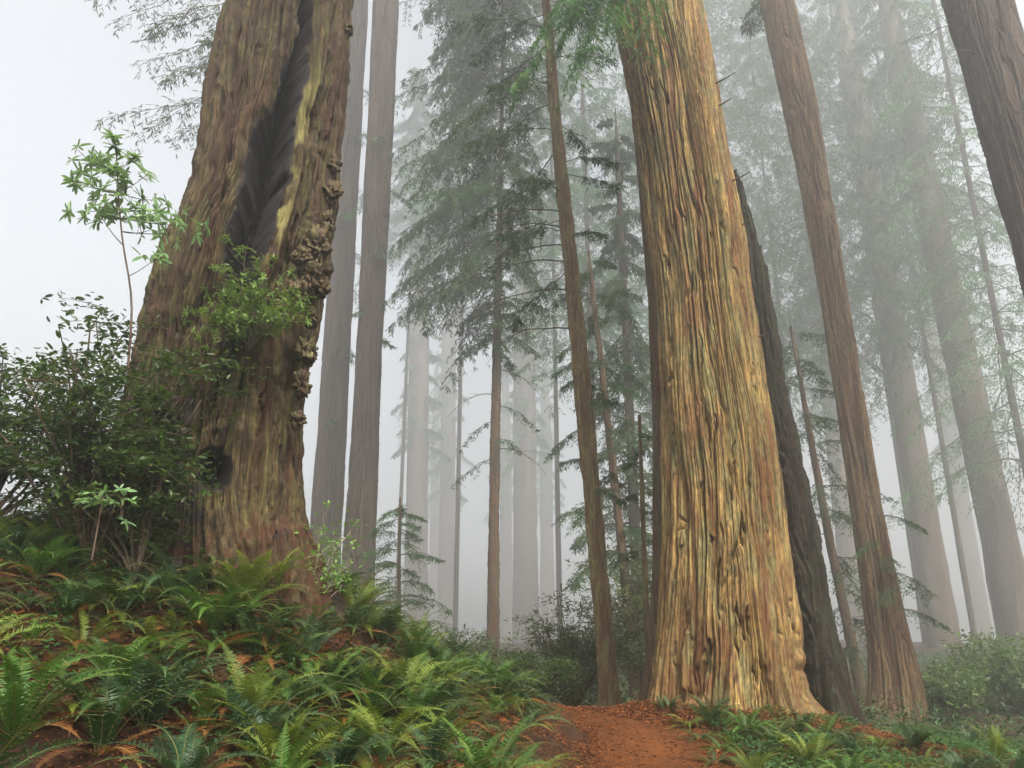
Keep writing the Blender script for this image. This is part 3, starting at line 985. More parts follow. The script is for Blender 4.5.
S3 = [(700, 644, 654), (680, 646, 653), (600, 643, 649), (500, 640, 645), (420, 638, 641)]
conifer('sapling', 'mossy thin sapling standing just left of the dark slim trunk', S3, 18, 0, 'bark_slim', 'needle',
        [dict(n=12, py=(640, 425), az=(0, 360), L=(1.0, .5), el=5, droop=.4, nA=9, nK=6, side=.45, leaf=.12, lw=.03, r0=.01, density=.6)], nu=20, zstep=.1, ridge=.012, fissure=.07, seed=24)

S4 = [(690, 484, 502), (675, 486, 500), (600, 487, 500), (500, 489, 500), (400, 491, 501), (300, 494, 502), (200, 497, 503), (100, 500, 504), (0, 502, 505), (-60, 503, 505)]
r_, slim4 = conifer('hanging_conifer', 'straight slender conifer with heavy drooping foliage up its left side', S4, 38, 56, 'bark_dark', 'needle',
                    [dict(n=95, py=(290, -110), az=(110, 270), L=(5.4, 5.6), el=-8, eljit=14, droop=.5, nA=20, nK=9, side=.40, leaf=.25, lw=.05, r0=.035, bare=.08, pend=.4, curl=.6),
                     dict(n=55, py=(270, -110), az=(-85, 85), L=(2.4, 4.4), el=-4, eljit=14, droop=.5, nA=16, nK=8, side=.40, leaf=.25, lw=.05, r0=.03, bare=.12, pend=.35, curl=.55),
                     dict(n=16, py=(350, 280), az=(100, 420), L=(1.9, 2.7), el=4, droop=.5, nA=14, nK=8, side=.45, leaf=.22, lw=.045, r0=.024),
                     dict(n=4, py=(460, 400), az=(140, 420), L=(2.2, 2.4), el=-10, droop=.6, nA=10, nK=6, side=.4, leaf=.2, lw=.04, r0=.02, density=.6)],
                    nu=90, zstep=.08, ridge=.03, fissure=.14, groove=.04, rough=.03, amp_low=.05, below=2, seed=25, top_r=.3)
dead_limbs(r_, slim4, [at(512, p_, 38)[2] for p_ in (395, 370, 450)], [200, 15, 330], [2.5, 2.5, 2.8], .7, .03, 3)

# thin tree between the snag and the leaning redwood
S5 = [(725, 858, 874), (700, 856, 869), (640, 845, 856), (560, 829, 838), (460, 811, 818), (380, 798, 803), (330, 790, 793)]
conifer('slender_tree', 'thin leaning conifer between the dark snag and the leaning right-hand redwood', S5, 34, 0, 'bark_dark', 'needle',
        [dict(n=26, py=(640, 335), az=(-130, 130), L=(3.2, 1.8), el=0, eljit=12, droop=.4, nA=15, nK=8, side=.42, leaf=.2, lw=.04, r0=.022, density=.7, curl=.4)], nu=60, zstep=.08, ridge=.02, fissure=.1, groove=.03, rough=.02, amp_low=.06, seed=26)

S6 = [(660, 396, 401), (600, 397, 401), (550, 398, 401), (500, 399, 401)]
conifer('sapling', 'young feathery conifer in thin fog above the ferns, left of the straight slender conifer', S6, 30, 0, 'bark_dark', 'needle',
        [dict(n=24, py=(625, 505), az=(0, 360), L=(2.1, .9), el=14, eljit=12, droop=.4, nA=13, nK=7, side=.42, leaf=.19, lw=.03, r0=.02, density=.7, curl=.4)], nu=20, zstep=.12, ridge=.01, fissure=.08, below=2.5, seed=29)

# two grey trunks at the left, in thin fog
prof = [(640, 335, 375), (600, 338, 376), (560, 342, 376), (500, 347, 377), (400, 353, 380), (300, 359, 385), (200, 364, 390), (100, 369, 395), (0, 373, 399), (-60, 376, 402)]
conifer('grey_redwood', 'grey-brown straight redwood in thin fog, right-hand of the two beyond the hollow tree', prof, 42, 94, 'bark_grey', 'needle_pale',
        [dict(n=26, z=(48, 92), L=(5, 6), el=5, droop=.4, nA=12, nK=7, side=.42, leaf=.4, lw=.10, r0=.06, density=.8),
         dict(n=8, py=(330, 120), L=(1.5, 2.5), el=-5, droop=.5, nA=9, nK=6, side=.45, leaf=.28, lw=.06, r0=.03, density=.6)], nu=260, zstep=.12, ridge=.06, fissure=.24, groove=.09, front_focus=.5, below=4, seed=27)
prof = [(640, 300, 340), (540, 309, 341), (440, 317, 346), (340, 324, 351), (240, 330, 356), (140, 336, 361), (40, 341, 366), (-60, 345, 371)]
conifer('grey_redwood', 'grey redwood half hidden behind the right flank of the hollow tree', prof, 50, 96, 'bark_grey', 'needle_pale',
        [dict(n=22, z=(52, 94), L=(5, 6), el=5, droop=.4, nA=12, nK=7, side=.42, leaf=.42, lw=.10, r0=.06, density=.8),
         dict(n=10, py=(420, 60), az=(-90, 90), L=(2.0, 3.0), el=-5, droop=.5, nA=9, nK=6, side=.45, leaf=.3, lw=.06, r0=.03, density=.6)], nu=240, zstep=.14, ridge=.06, fissure=.26, groove=.09, front_focus=.5, below=4, seed=28)

# pale trunks deep in the fog: px at foot, px at top of view, foot width, distance, height
FAR = [(415, 424, 24, 165, 100, 'ghostly pale redwood in the fog, just right of the grey redwood'),
       (446, 452, 17, 215, 100, 'faint thin redwood in deep fog between two paler trunks'),
       (526, 522, 26, 175, 100, 'broad ghostly redwood in the fog behind the gap between slim trees'),
       (506, 505, 13, 250, 100, 'faintest narrow redwood right behind the hanging conifer'),
       (433, 441, 10, 270, 100, 'hair-thin ghost of a redwood beside the pale one in deep fog'),
       (548, 541, 14, 240, 100, 'dim narrow redwood showing right of the broad ghostly one'),
       (150, 186, 26, 230, 101, 'pale redwood lost in fog behind the leafy bush'),
       (700, 668, 36, 115, 96, 'hazy redwood hidden behind the golden giant'),
       (945, 840, 30, 92, 94, 'hazy redwood leaning in the fog right of the leaning redwood'),
       (1022, 886, 36, 76, 90, 'hazy dark redwood at the right edge above the undergrowth'),
       (1010, 905, 20, 150, 98, 'thin far redwood deep in fog near the right edge'),
       (860, 790, 26, 140, 98, 'pale far redwood behind the leaning redwood'),
       (985, 880, 18, 190, 98, 'faint far redwood between two hazy trunks at the right')]
for k, (xb, xt, wd, Y, H, lab) in enumerate(FAR):
    pyb = 650
    pr = []
    for py in (pyb, 600, 540, 450, 330, 200, 60, -60):
        s = (pyb - py) / float(pyb)
        z = at(512, py, Y)[2]
        if z > H - 12 and py != pyb:
            break
        c = xb + (xt - xb) * s
        w = wd * (1 - .35 * s) * (1.0 if py < 600 else 1.08)
        pr.append((py, c - w / 2, c + w / 2))
    near = Y < 100
    leaf = .42 if near else .8
    nB = 70 if near else 46
    spec = [dict(n=nB, z=(40 if near else H * .40, H - 1), L=(8.0 if near else 7.5, 2.5), el=-4, eljit=16, droop=.5, nA=15, nK=8, side=.42, leaf=leaf, lw=leaf * .24, r0=.09, density=.7, twigs=near, curl=.5, pend=.3)]
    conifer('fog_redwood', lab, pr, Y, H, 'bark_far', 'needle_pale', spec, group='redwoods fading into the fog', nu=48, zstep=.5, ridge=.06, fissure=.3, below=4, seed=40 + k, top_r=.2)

# leafy conifers whose hazy crowns fill the upper right and the upper middle
CR = [(690, 82, 30, 84, 'hazy hemlock crown showing between golden giant and leaning redwood', 15),
      (752, 90, 27, 92, 'hazy hemlock with layered sprays behind the leaning redwood', 19),
      (872, 84, 33, 80, 'dense green hemlock filling the upper right between two trunks', 16),
      (975, 92, 35, 84, 'dense hemlock behind the corner trunk at the right', 18),
      (1060, 66, 15, 72, 'hemlock with drooping sprays at the right border', 15),
      (925, 98, 40, 96, 'taller paler hemlock above the hazy trunks at the right', 22),
      (815, 106, 38, 98, 'pale far hemlock behind the leaning redwood trunk', 26),
      (600, 76, 26, 92, 'pale green hemlock behind the tallest slender conifer', 17),
      (560, 95, 40, 98, 'faded hemlock high between the two slim conifers', 20),
      (455, 105, 58, 100, 'faded hemlock whose sprays hang above the pale trunks', 20),
      (395, 120, 62, 100, 'fog-white hemlock high behind the grey redwoods', 22),
      (640, 44, 4, 34, 'low hemlock with layered sprays left of the golden giant', 8)]
for k, (px, Y, zb, zt, lab, wd) in enumerate(CR):
    if px > 650 and Y > 60:
        wd *= 1.3
        zt = min(zt + 16, 108)
    foot = at(px, 640, Y)
    ztv = min(at(512, -40, Y)[2], zt - 3)
    dx = (foot[0])
    rows = []
    for z in (h1(foot[0], Y) if Y < 60 else 0.0, 4, ztv * .5, ztv):
        # vertical trunk at fixed x: find pixel row for that height
        q = np.array([foot[0], Y, z])
        ppx, ppy = pix(q)
        r = .34 * (1 - .6 * z / zt)
        dep = (q - EYE) @ np.array([0, CP, SP])
        rows.append((float(ppy), float(ppx - r * F / dep), float(ppx + r * F / dep)))
    lf = .14 + Y * .0038
    zvis = min(zt - 1, at(512, -70, Y)[2])
    nb = int(80 * (zvis - zb) / 45.0 + 14)
    if px > 650 and Y > 60:
        nb = int(nb * 1.0)
    spec = [dict(n=nb, z=(zb, zvis), L=(wd * .52, wd * .30 if zvis < zt - 2 else 1.5), el=0, eljit=17, droop=.5, nA=16, nK=8, side=.42, leaf=lf, lw=lf * .24, r0=.06, twigs=Y < 60, curl=.5, pend=.3, density=.75)]
    if zvis < zt - 3:
        spec.append(dict(n=24, z=(zvis, zt - 1), L=(wd * .3, 1.2), el=0, eljit=14, droop=.45, nA=11, nK=6, side=.42, leaf=lf * 1.4, lw=lf * .4, r0=.05, twigs=False, curl=.5, density=.8))
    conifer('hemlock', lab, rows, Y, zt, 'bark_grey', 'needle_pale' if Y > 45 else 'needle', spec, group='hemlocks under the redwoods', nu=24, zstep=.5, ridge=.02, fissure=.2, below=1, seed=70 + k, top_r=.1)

# tree hidden by the hollow redwood: only its boughs reach out at the left
pr = [(560, 250, 262), (400, 258, 269), (200, 268, 278), (0, 278, 286), (-60, 281, 289)]
conifer('hidden_conifer', 'fine drooping sprays reaching left from behind the hollow redwood near the top', pr, 21, 28, 'bark_dark', 'leaf_tan',
        [dict(n=15, py=(95, -110), az=(166, 202), L=(4.6, 6.0), el=-16, eljit=8, droop=.12, nA=15, nK=6, side=.30, leaf=.17, lw=.036, r0=.026, bare=.42, pend=.25, density=.65),
         dict(n=3, py=(40, -10), az=(172, 192), L=(2.6, 3.0), el=-22, eljit=5, droop=.25, nA=12, nK=6, side=.34, leaf=.17, lw=.04, r0=.024, bare=.35, pend=.3, density=.6)], nu=24, zstep=.2, seed=90)


# ================================================================== SHRUBS
def shrub(name, label, cat, px, py, Y, w, h, n_stem, n_leaf, leaf, mat, stem_mat='twig', seed=0, flat=.6, base_z=None, lw=.4, group=None, skew=0.0, r0=.02):
    """woody bush: forked stems with leaves clustered along the twig ends"""
    rg = np.random.default_rng(seed + 500)
    p0 = at(px, py, Y)
    gz = h1(p0[0], Y) if base_z is None else base_z
    base = np.array([p0[0], Y, gz])
    root = empty(name, base, label, cat, group)
    wb, lb = MB(), MB()
    tips = []
    for k in range(n_stem):
        a = rg.uniform(0, 2 * PI)
        rr = math.sqrt(rg.random()) * w
        tip = base + np.array([math.cos(a) * rr + skew * h, math.sin(a) * rr * .8, h * rg.uniform(.35, 1.0) * (1 - .35 * (rr / w) ** 2)])
        t = np.linspace(0, 1, 8)[:, None]
        mid = base + (tip - base) * .5 + np.array([0, 0, h * .12]) + rg.normal(0, .06 * h, 3)
        P = base * (1 - t) ** 2 + 2 * mid * t * (1 - t) + tip * t ** 2 + rg.normal(0, .01 * h, (8, 3)) * t
        tube(wb, P, np.linspace(r0, r0 * .3, 8), 5)
        for q in range(5):
            s0 = P[3 + q % 5]
            d = unit(rg.normal(0, 1, 3) * np.array([1, 1, flat]) + np.array([0, 0, .15]))
            l = h * rg.uniform(.10, .26)
            Q = s0 + d * l * np.linspace(0, 1, 4)[:, None] - np.array([0, 0, .12 * l]) * np.linspace(0, 1, 4)[:, None] ** 2
            tube(wb, Q, np.linspace(r0 * .3, r0 * .12, 4), 3)
            tips.append((Q, d))
    per = max(3, n_leaf // len(tips))
    Ps, Ds, Ns, Ls = [], [], [], []
    for Q, d in tips:
        s = rg.random(per) ** .7
        k = np.minimum((s * 3).astype(int), 2)
        fr = (s * 3 - k)[:, None]
        p = Q[k] * (1 - fr) + Q[k + 1] * fr + rg.normal(0, leaf * .9, (per, 3)) * np.array([1, 1, .6])
        dd = unit(d[None] * .6 + rg.normal(0, .8, (per, 3)) * np.array([1, 1, .45]))
        Ps.append(p)
        Ds.append(dd)
        Ns.append(np.array([0, 0, 1.0]) + rg.normal(0, .4, (per, 3)))
        Ls.append(leaf * rg.uniform(.55, 1.25, per))
    Ls = np.concatenate(Ls)
    leaves(lb, np.concatenate(Ps), np.concatenate(Ds), np.concatenate(Ns), Ls, Ls * lw, 0, .15, True)
    wb.build('stems', M[stem_mat], root)
    lb.build('foliage', M[mat], root)
    return root


shrub('huckleberry_bush', 'big dark leafy bush at the left foot of the hollow redwood', 'bush', 95, 500, 7.9, 1.15, 2.9, 46, 8500, .085, 'leaf_bush', seed=1, flat=.28)
shrub('huckleberry_bush', 'dense bush running out of the left border beside the dark one', 'bush', -15, 500, 8.4, 1.0, 2.3, 32, 6000, .085, 'leaf_bush', seed=2, flat=.28)
shrub('huckleberry_bush', 'low tangled bush in front of the hollow redwood, left of its foot', 'bush', 150, 470, 8.0, .7, 1.5, 20, 2400, .065, 'leaf_bush', seed=3, flat=.4)
shrub('tanoak_shrub', 'tan-green leafy shrub in thin fog beyond the trail crest', 'shrub', 572, 650, 20, 1.5, 3.0, 46, 7500, .13, 'leaf_tan', seed=4, lw=.3)
shrub('tanoak_shrub', 'dark low shrub beyond the trail crest, left of the lit slim trunk', 'shrub', 535, 680, 18, 1.2, 1.2, 34, 5000, .10, 'leaf_bush', seed=5)
shrub('tanoak_shrub', 'rounded hazy shrub between thin conifer and golden giant', 'shrub', 640, 640, 27, 1.6, 5.6, 44, 6500, .16, 'leaf_tan', seed=6, lw=.4)
shrub('tanoak_shrub', 'leafy shrub growing against the foot of the leaning redwood', 'shrub', 812, 690, 18, .9, 2.2, 24, 2600, .07, 'leaf_bush', seed=8)
shrub('tanoak_shrub', 'hazy round shrub under the right-edge trunk', 'shrub', 1005, 640, 32, 2.4, 3.2, 50, 6000, .2, 'leaf_bush', seed=9, lw=.4)
shrub('tanoak_shrub', 'green shrub at the foot of the hazy trunk right of centre slope', 'shrub', 930, 680, 30, 2.0, 2.2, 44, 6000, .16, 'leaf_bush', seed=10, lw=.4)
shrub('tanoak_shrub', 'dim shrub beyond the trail left of the straight slender conifer', 'shrub', 455, 680, 28, 2.0, 1.9, 34, 5000, .16, 'leaf_tan', seed=11)
shrub('fresh_shrub', 'small fresh green shrub with pale stems right of the hollow redwood', 'shrub', 318, 560, 9.3, .35, 1.35, 13, 650, .062, 'leaf_fresh', 'twig_pale', seed=12, skew=.10, r0=.012)


ph = at(250, 350, 8.35)
shrub('huckleberry_bush', 'bright small-leaved huckleberry growing out of the trunk below the hollow', 'shrub', 250, 352, 8.32, .55, 1.0, 26, 2300, .052, 'leaf_sprig', seed=14, base_z=float(ph[2]), lw=.5, r0=.008, flat=.5)


def whorl(lb, p, d, n, L, rg, lw=.30):
    az = np.arange(n) * 2 * PI / n + rg.uniform(0, 2 * PI)
    ref = np.array([1.0, 0, 0]) if abs(d[2]) > .7 else np.array([0, 0, 1.0])
    a = unit(np.cross(d, ref))
    b = np.cross(d, a)
    D = np.cos(az)[:, None] * a + np.sin(az)[:, None] * b + d * rg.uniform(.0, .7, n)[:, None] - np.array([0, 0, .15])
    l = L * rg.uniform(.5, 1.25, n)
    D = D + rg.normal(0, .28, (n, 3)) - np.array([0, 0, .18])
    leaves(lb, np.repeat(p[None], n, 0), D, np.repeat(d[None], n, 0) + rg.normal(0, .3, (n, 3)), l, l * lw, 0, .12, True)


def rhodo(label, pts, Y, branches, leaf, mat='leaf_rhodo', r=.016, seed=0, jitter=.12):
    """whorled-leaf sapling; pts and branch tips in pixels on the plane Y"""
    rg = np.random.default_rng(seed + 900)
    P = np.array([at(x, y, Y) for x, y in pts])
    base = P[0].copy()
    root = empty('rhododendron', base, label, 'shrub')
    wb, lb = MB(), MB()
    t = np.linspace(0, 1, 24)
    k = np.linspace(0, 1, len(P))
    S = np.stack([np.interp(t, k, P[:, i]) for i in range(3)], 1)
    S[1:-1] = (S[:-2] + S[1:-1] + S[2:]) / 3
    tube(wb, S, np.linspace(r, r * .35, 24), 6)
    for (ts, tx, ty, n) in branches:
        s0 = S[int(ts * 23)]
        tip = at(tx, ty, Y + rg.normal(0, jitter))
        tt = np.linspace(0, 1, 7)[:, None]
        mid = (s0 + tip) / 2 + np.array([0, 0, -.06])
        Q = s0 * (1 - tt) ** 2 + 2 * mid * tt * (1 - tt) + tip * tt ** 2
        tube(wb, Q, np.linspace(r * .4, r * .18, 7), 4)
        for q in range(n + 2):
            f = 1 - q * .13
            p = Q[0] * (1 - f) + Q[-1] * f + rg.normal(0, .03, 3)
            d = unit(tip - s0 + np.array([0, 0, .25]) + rg.normal(0, .3, 3) * np.linalg.norm(tip - s0))
            if q:
                e = p + rg.normal(0, .05, 3)
                whorl(lb, e, d, int(rg.integers(6, 10)), leaf, rg)
                tube(wb, np.array([p, (p + e) / 2, e]), [r * .2, r * .17, r * .14], 3)
            else:
                whorl(lb, p, d, int(rg.integers(8, 12)), leaf, rg)
    wb.build('stem', M['twig'], root)
    lb.build('foliage', M[mat], root)
    return root


rhodo('tall spindly rhododendron with whorled leaves rising above the dark bush', [(122, 520), (120, 440), (128, 370), (133, 300), (122, 240), (118, 190), (116, 145)], 7.6,
      [(.98, 116, 140, 3), (.9, 78, 150, 3), (.92, 100, 158, 3), (.92, 135, 158, 3), (.86, 150, 172, 3), (.84, 72, 180, 3), (.84, 92, 186, 2), (.84, 158, 200, 3), (.8, 75, 212, 3), (.78, 104, 214, 3), (.78, 136, 212, 3),
       (.78, 160, 212, 3), (.75, 180, 218, 4), (.75, 205, 226, 4), (.72, 196, 232, 3), (.70, 150, 230, 2), (.68, 95, 206, 2), (.60, 165, 250, 2), (.8, 125, 182, 3), (.88, 118, 165, 3)], .125, 'leaf_rhodo', seed=1)
rhodo('short rhododendron with two fresh leaf whorls at the fern line', [(92, 560), (98, 525), (103, 497)], 6.6,
      [(.98, 102, 494, 2), (.7, 128, 492, 2), (.6, 76, 498, 1), (.75, 118, 500, 1)], .085, 'leaf_rhodo', r=.011, seed=2)
rhodo('yellow-green sprigs growing from the rim of the hollow in the trunk', [(238, 335), (240, 300), (245, 262)], 8.2,
      [(.98, 224, 240, 3), (.9, 246, 246, 3), (.9, 262, 258, 4), (.8, 210, 268, 4), (.85, 275, 262, 3), (.7, 288, 276, 4), (.6, 300, 300, 4), (.6, 204, 290, 4), (.5, 230, 285, 4), (.5, 262, 290, 4), (.4, 292, 318, 4), (.4, 216, 315, 4), (.3, 250, 318, 4),
       (.3, 195, 330, 3), (.2, 276, 330, 3), (.5, 246, 275, 3), (.35, 305, 322, 2), (.2, 236, 336, 3), (.2, 205, 345, 3), (.3, 185, 312, 3)],   .07, 'leaf_sprig', r=.012, seed=3, jitter=.18)


# ================================================================== FERNS
def frond_mesh(name, L, theta0, bend, n=30, width=.16, twist=0.0, mats=None, rg=None, droop_p=.25, age=0):
    t = np.linspace(0, 1, 25)
    ang = theta0 - bend * t ** 1.25
    ds = L / 24
    x = np.concatenate([[0], np.cumsum(np.cos((ang[1:] + ang[:-1]) / 2) * ds)])
    z = np.concatenate([[0], np.cumsum(np.sin((ang[1:] + ang[:-1]) / 2) * ds)])
    y = twist * L * t ** 2
    P = np.stack([x, y, z], 1)
    mb = MB()
    tube(mb, P, np.linspace(.006, .0015, 25), 3, 1)
    tp = np.linspace(.10, .985, n)
    w = width * L * np.clip(np.sin(PI * np.clip((tp + .12) / 1.14, 0, 1)) ** .75, .05, 1) * np.where(tp > .55, (1 - (tp - .55) / .5) ** .8, 1)
    B = np.stack([np.interp(tp, t, P[:, k]) for k in range(3)], 1)
    Tn = unit(np.stack([np.interp(tp, t, np.gradient(P[:, k])) for k in range(3)], 1))
    up = unit(np.cross(Tn, np.array([0, 1.0, 0])) * -1)
    gap = L * .88 / n
    for sgn in (-1, 1):
        S = np.cross(Tn, up) * sgn
        jit = rg.normal(0, .10, (n, 3))
        D = unit(S + Tn * rg.uniform(.18, .42, n)[:, None] + jit)
        ww = (w * rg.uniform(.85, 1.1, n))[:, None]
        hw = gap * (.46 if not age else .36)
        dn = -up * droop_p
        p0 = B - Tn * hw * .6
        p1 = B + Tn * hw * .9
        m0 = B + D * ww * .5 + dn * ww * .12 - Tn * hw * .75
        m1 = B + D * ww * .5 + dn * ww * .12 + Tn * hw * .75
        e0 = B + D * ww * .97 + dn * ww * .5 - Tn * hw * .12
        e1 = B + D * ww + dn * ww * .52 + Tn * hw * .12
        v = np.stack([p0, p1, m0, m1, e0, e1], 1).reshape(-1, 3)
        k = np.arange(n)[:, None] * 6
        f = np.concatenate([k + np.array([[0, 1, 3, 2]]), k + np.array([[2, 3, 5, 4]])])
        if sgn < 0:
            f = f[:, ::-1]
        mb.add(v, f, 0, smooth=False)
    return mb.mesh(name, mats)


rg = np.random.default_rng(77)
FR = {}
COLS = {'dark green': 'fern_dark', 'bluish green': 'fern_blue', 'fresh green': 'fern_mid', 'yellow-green': 'fern_yellow'}
for cname, mname in list(COLS.items()) + [('dead', 'fern_dead')]:
    L_ = []
    for k in range(9):
        th0 = R(rg.uniform(50, 80)) if cname != 'dead' else R(rg.uniform(5, 35))
        bd = R(rg.uniform(60, 125)) if cname != 'dead' else R(rg.uniform(30, 80))
        L_.append(frond_mesh('frond', 1.0, th0, bd, n=int(rg.integers(36, 46)), width=rg.uniform(.085, .125), twist=rg.normal(0, .10),
                             mats=[M[mname], M['rachis']], rg=rg, droop_p=rg.uniform(.1, .5), age=cname == 'dead'))
    FR[cname] = L_

HAB = {  # name: (fronds, length range, tilt range about the frond's own side axis)
    'large arching': (19, (.62, .9), (-18, 8)),
    'small spreading': (14, (.34, .5), (-4, 26)),
    'tall upright': (15, (.55, .8), (-34, -10)),
    'low drooping': (15, (.48, .68), (12, 34)),
    'half-withered': (7, (.4, .66), (-10, 24))}


def make_fern(p, colour, habit, label, group, rg, scale=1.0, dead=2):
    root = empty('sword_fern', p, label, 'fern', group)
    n, (l0, l1), (t0, t1) = HAB[habit]
    n = int(n * rg.uniform(.8, 1.2))
    for k in range(n + dead):
        dd = k >= n
        me = FR['dead' if dd else colour][int(rg.integers(0, 9))]
        o = bpy.data.objects.new('frond', me)
        col.objects.link(o)
        o.parent = root
        a = k * 2.39996 + rg.normal(0, .25)
        s = rg.uniform(l0, l1) * scale * (.8 if dd else 1)
        o.rotation_euler = (rg.normal(0, .16), R(rg.uniform(t0, t1)) * (0 if dd else 1), a)
        o.location = (math.cos(a) * .03, math.sin(a) * .03, -.01)
        o.scale = (s, s, s)
        if dd:
            o['label'] = 'withered brown frond'
    return root


ZONES = [  # polygon test on where the fern is rooted, in words one can find in the photo
    ('bottom left corner', lambda x, y: x < 175 and y > 690, 'in the bottom left corner of the bank'),
    ('left edge', lambda x, y: x < 110 and y > 560, 'beside the left border below the dark bush'),
    ('foot of hollow', lambda x, y: 90 < x < 330 and y < 600, 'at the foot of the hollow redwood'),
    ('left border', lambda x, y: x <= 110, 'under the dark leafy bush'),
    ('upper bank', lambda x, y: x < 330 and y < 660, 'on the upper bank below the hollow redwood'),
    ('mid bank', lambda x, y: x < 330, 'on the lower bank in front of the hollow redwood'),
    ('crest', lambda x, y: x < 500 and y < 690, 'on the bank crest against the fog'),
    ('trail bank', lambda x, y: x < 600, 'on the low bank beside the trail'),
    ('giant', lambda x, y: x < 800, 'below the golden giant beside the trail'),
    ('right', lambda x, y: x >= 800, 'on the ground below the snag and leaning redwood')]
used = {}
combos = [(c, h) for h in ('large arching', 'small spreading', 'tall upright', 'low drooping', 'half-withered') for c in ('dark green', 'fresh green', 'bluish green', 'yellow-green')]
cand = []
rg = np.random.default_rng(5)
tries = 0
pts = []
while tries < 6000 and len(pts) < 238:
    tries += 1
    x, y = rg.uniform(-5.6, .3), rg.uniform(3.9, 11.6)
    z = h1(x, y)
    px, py = pix(np.array([x, y, z]))
    if not (-60 < px < 560 and 500 < py < 840):
        continue
    if abs(x - path_x(y)) < 1.05:
        continue
    if math.hypot(x - hol['base'][0], y - 9.5) < 1.12:
        continue
    if 385 < px < 560 and py > 690 and rg.random() < .85:      # open litter with sorrel beside the trail
        continue
    md = (.22 if y > 7.2 else .27) + .10 * rg.random() + (.10 if y < 6 else 0)
    if any(math.hypot(x - q[0], y - q[1]) < md for q in pts):
        continue
    pts.append((x, y, z, float(px), float(py)))
for (px, py) in ((747, 738), (700, 742), (722, 752), (775, 748), (800, 738), (815, 752), (843, 742), (868, 756), (890, 764), (915, 752), (938, 768), (958, 755), (985, 764), (1010, 752), (835, 770), (770, 772), (1030, 775),
                 (905, 778), (965, 785), (742, 772), (795, 790), (870, 790), (690, 728), (712, 730), (731, 746), (760, 756), (786, 762), (810, 768), (826, 744), (852, 760),
                 (880, 748), (925, 765), (945, 775), (975, 748), (1000, 765), (715, 765), (755, 785), (850, 785), (930, 790), (1015, 785), (668, 716)):
    g = ground_at(px, py)
    pts.append((g[0], g[1], g[2], float(px), float(py)))
GROUPN = 'sword ferns covering the bank and trail side'
for (x, y, z, px, py) in sorted(pts, key=lambda q: q[1]):
    zi = next(k for k, q in enumerate(ZONES) if q[1](px, py))
    n = used.get(zi, 0)
    used[zi] = n + 1
    c, hb = combos[(n * 7 + zi * 3) % 20]
    if zi >= 8 and hb == 'large arching':
        pass
    sc_ = .74 if zi >= 8 else (.8 if py < 600 else 1.0)
    make_fern((x, y, z), c, hb, f'{hb} {c} sword fern {ZONES[zi][2]}', GROUPN, rg, sc_ * rg.uniform(.80, 1.12), dead=int(rg.integers(3, 8)) + (6 if hb == 'half-withered' else 0))

# ================================================================== GROUND COVER (nobody could count it)
def scatter(n, xr, yr, keep):
    x = rng.uniform(*xr, n)
    y = rng.uniform(*yr, n)
    k = keep(x, y)
    x, y = x[k], y[k]
    return x, y, height(x, y)


# fallen needles and leaves on the bank and about the trunks
b = MB()


def keep_bank(x, y):
    pd = np.abs(x - path_x(y))
    n = fbm(x * 1.4 + 60, y * 1.4 + 60, 997, 3, 91)
    return (pd > .62) & (n > .32)


for (xr, yr, n, L0) in (((-6, 1.2), (3.6, 12.5), 62000, .045), ((.5, 5.5), (8, 13.8), 26000, .04)):
    x, y, z = scatter(n, xr, yr, keep_bank)
    m = len(x)
    P = np.stack([x, y, z + rng.uniform(.004, .05, m)], 1)
    a = rng.uniform(0, 2 * PI, m)
    D = np.stack([np.cos(a), np.sin(a), rng.normal(0, .25, m)], 1)
    N = np.stack([rng.normal(0, .4, m), rng.normal(0, .4, m), np.ones(m)], 1)
    L_ = L0 * rng.uniform(.5, 2.2, m) * np.clip(y / 9, .45, 1) * np.where(np.abs(x - path_x(y)) < 1.5, .6, 1)
    leaves(b, P, D, N, L_, L_ * rng.choice([.15, .25, .5], m), 0, .25)
m = 14000
a = rng.uniform(-PI, 0, m)
rr_ = rng.uniform(1.2, 2.3, m)
x = big['base'][0] + rr_ * np.cos(a) * 1.05
y = 13.5 + rr_ * np.sin(a)
k = (x < 3.6) | (rng.random(m) < .25)
x, y = x[k], y[k]
m = len(x)
z = height(x, y) + rng.uniform(.01, .07, m) + .10 * sstep(1.9, 1.3, rr_[k])
a = rng.uniform(0, 2 * PI, m)
L_ = .05 * rng.uniform(.5, 1.8, m)
leaves(b, np.stack([x, y, z], 1), np.stack([np.cos(a), np.sin(a), rng.normal(0, .25, m)], 1), np.stack([rng.normal(0, .4, m), rng.normal(0, .4, m), np.ones(m)], 1), L_, L_ * rng.choice([.2, .45], m), 0, .25)
# fine crumbs on the trail itself
x = rng.uniform(-1, 1, 9000)
y = rng.uniform(7.5, 14.5, 9000)
x = np.sign(x) * np.abs(x) ** .6
x = path_x(y) + x * .85
z = height(x, y) + .028
m = len(x)
a = rng.uniform(0, 2 * PI, m)
D = np.stack([np.cos(a), np.sin(a), rng.normal(0, .15, m)], 1)
N = np.stack([rng.normal(0, .3, m), rng.normal(0, .3, m), np.ones(m)], 1)
L_ = .034 * rng.uniform(.4, 2.4, m)
leaves(b, np.stack([x, y, z], 1), D, N, L_, L_ * rng.choice([.15, .3], m), 0, .2)
tag(b.build('leaf_litter', M['litter']), 'fallen orange-brown needles and leaves strewn over bank and trail', 'leaf litter', kind='stuff')

# redwood sorrel and small herbs
b = MB()


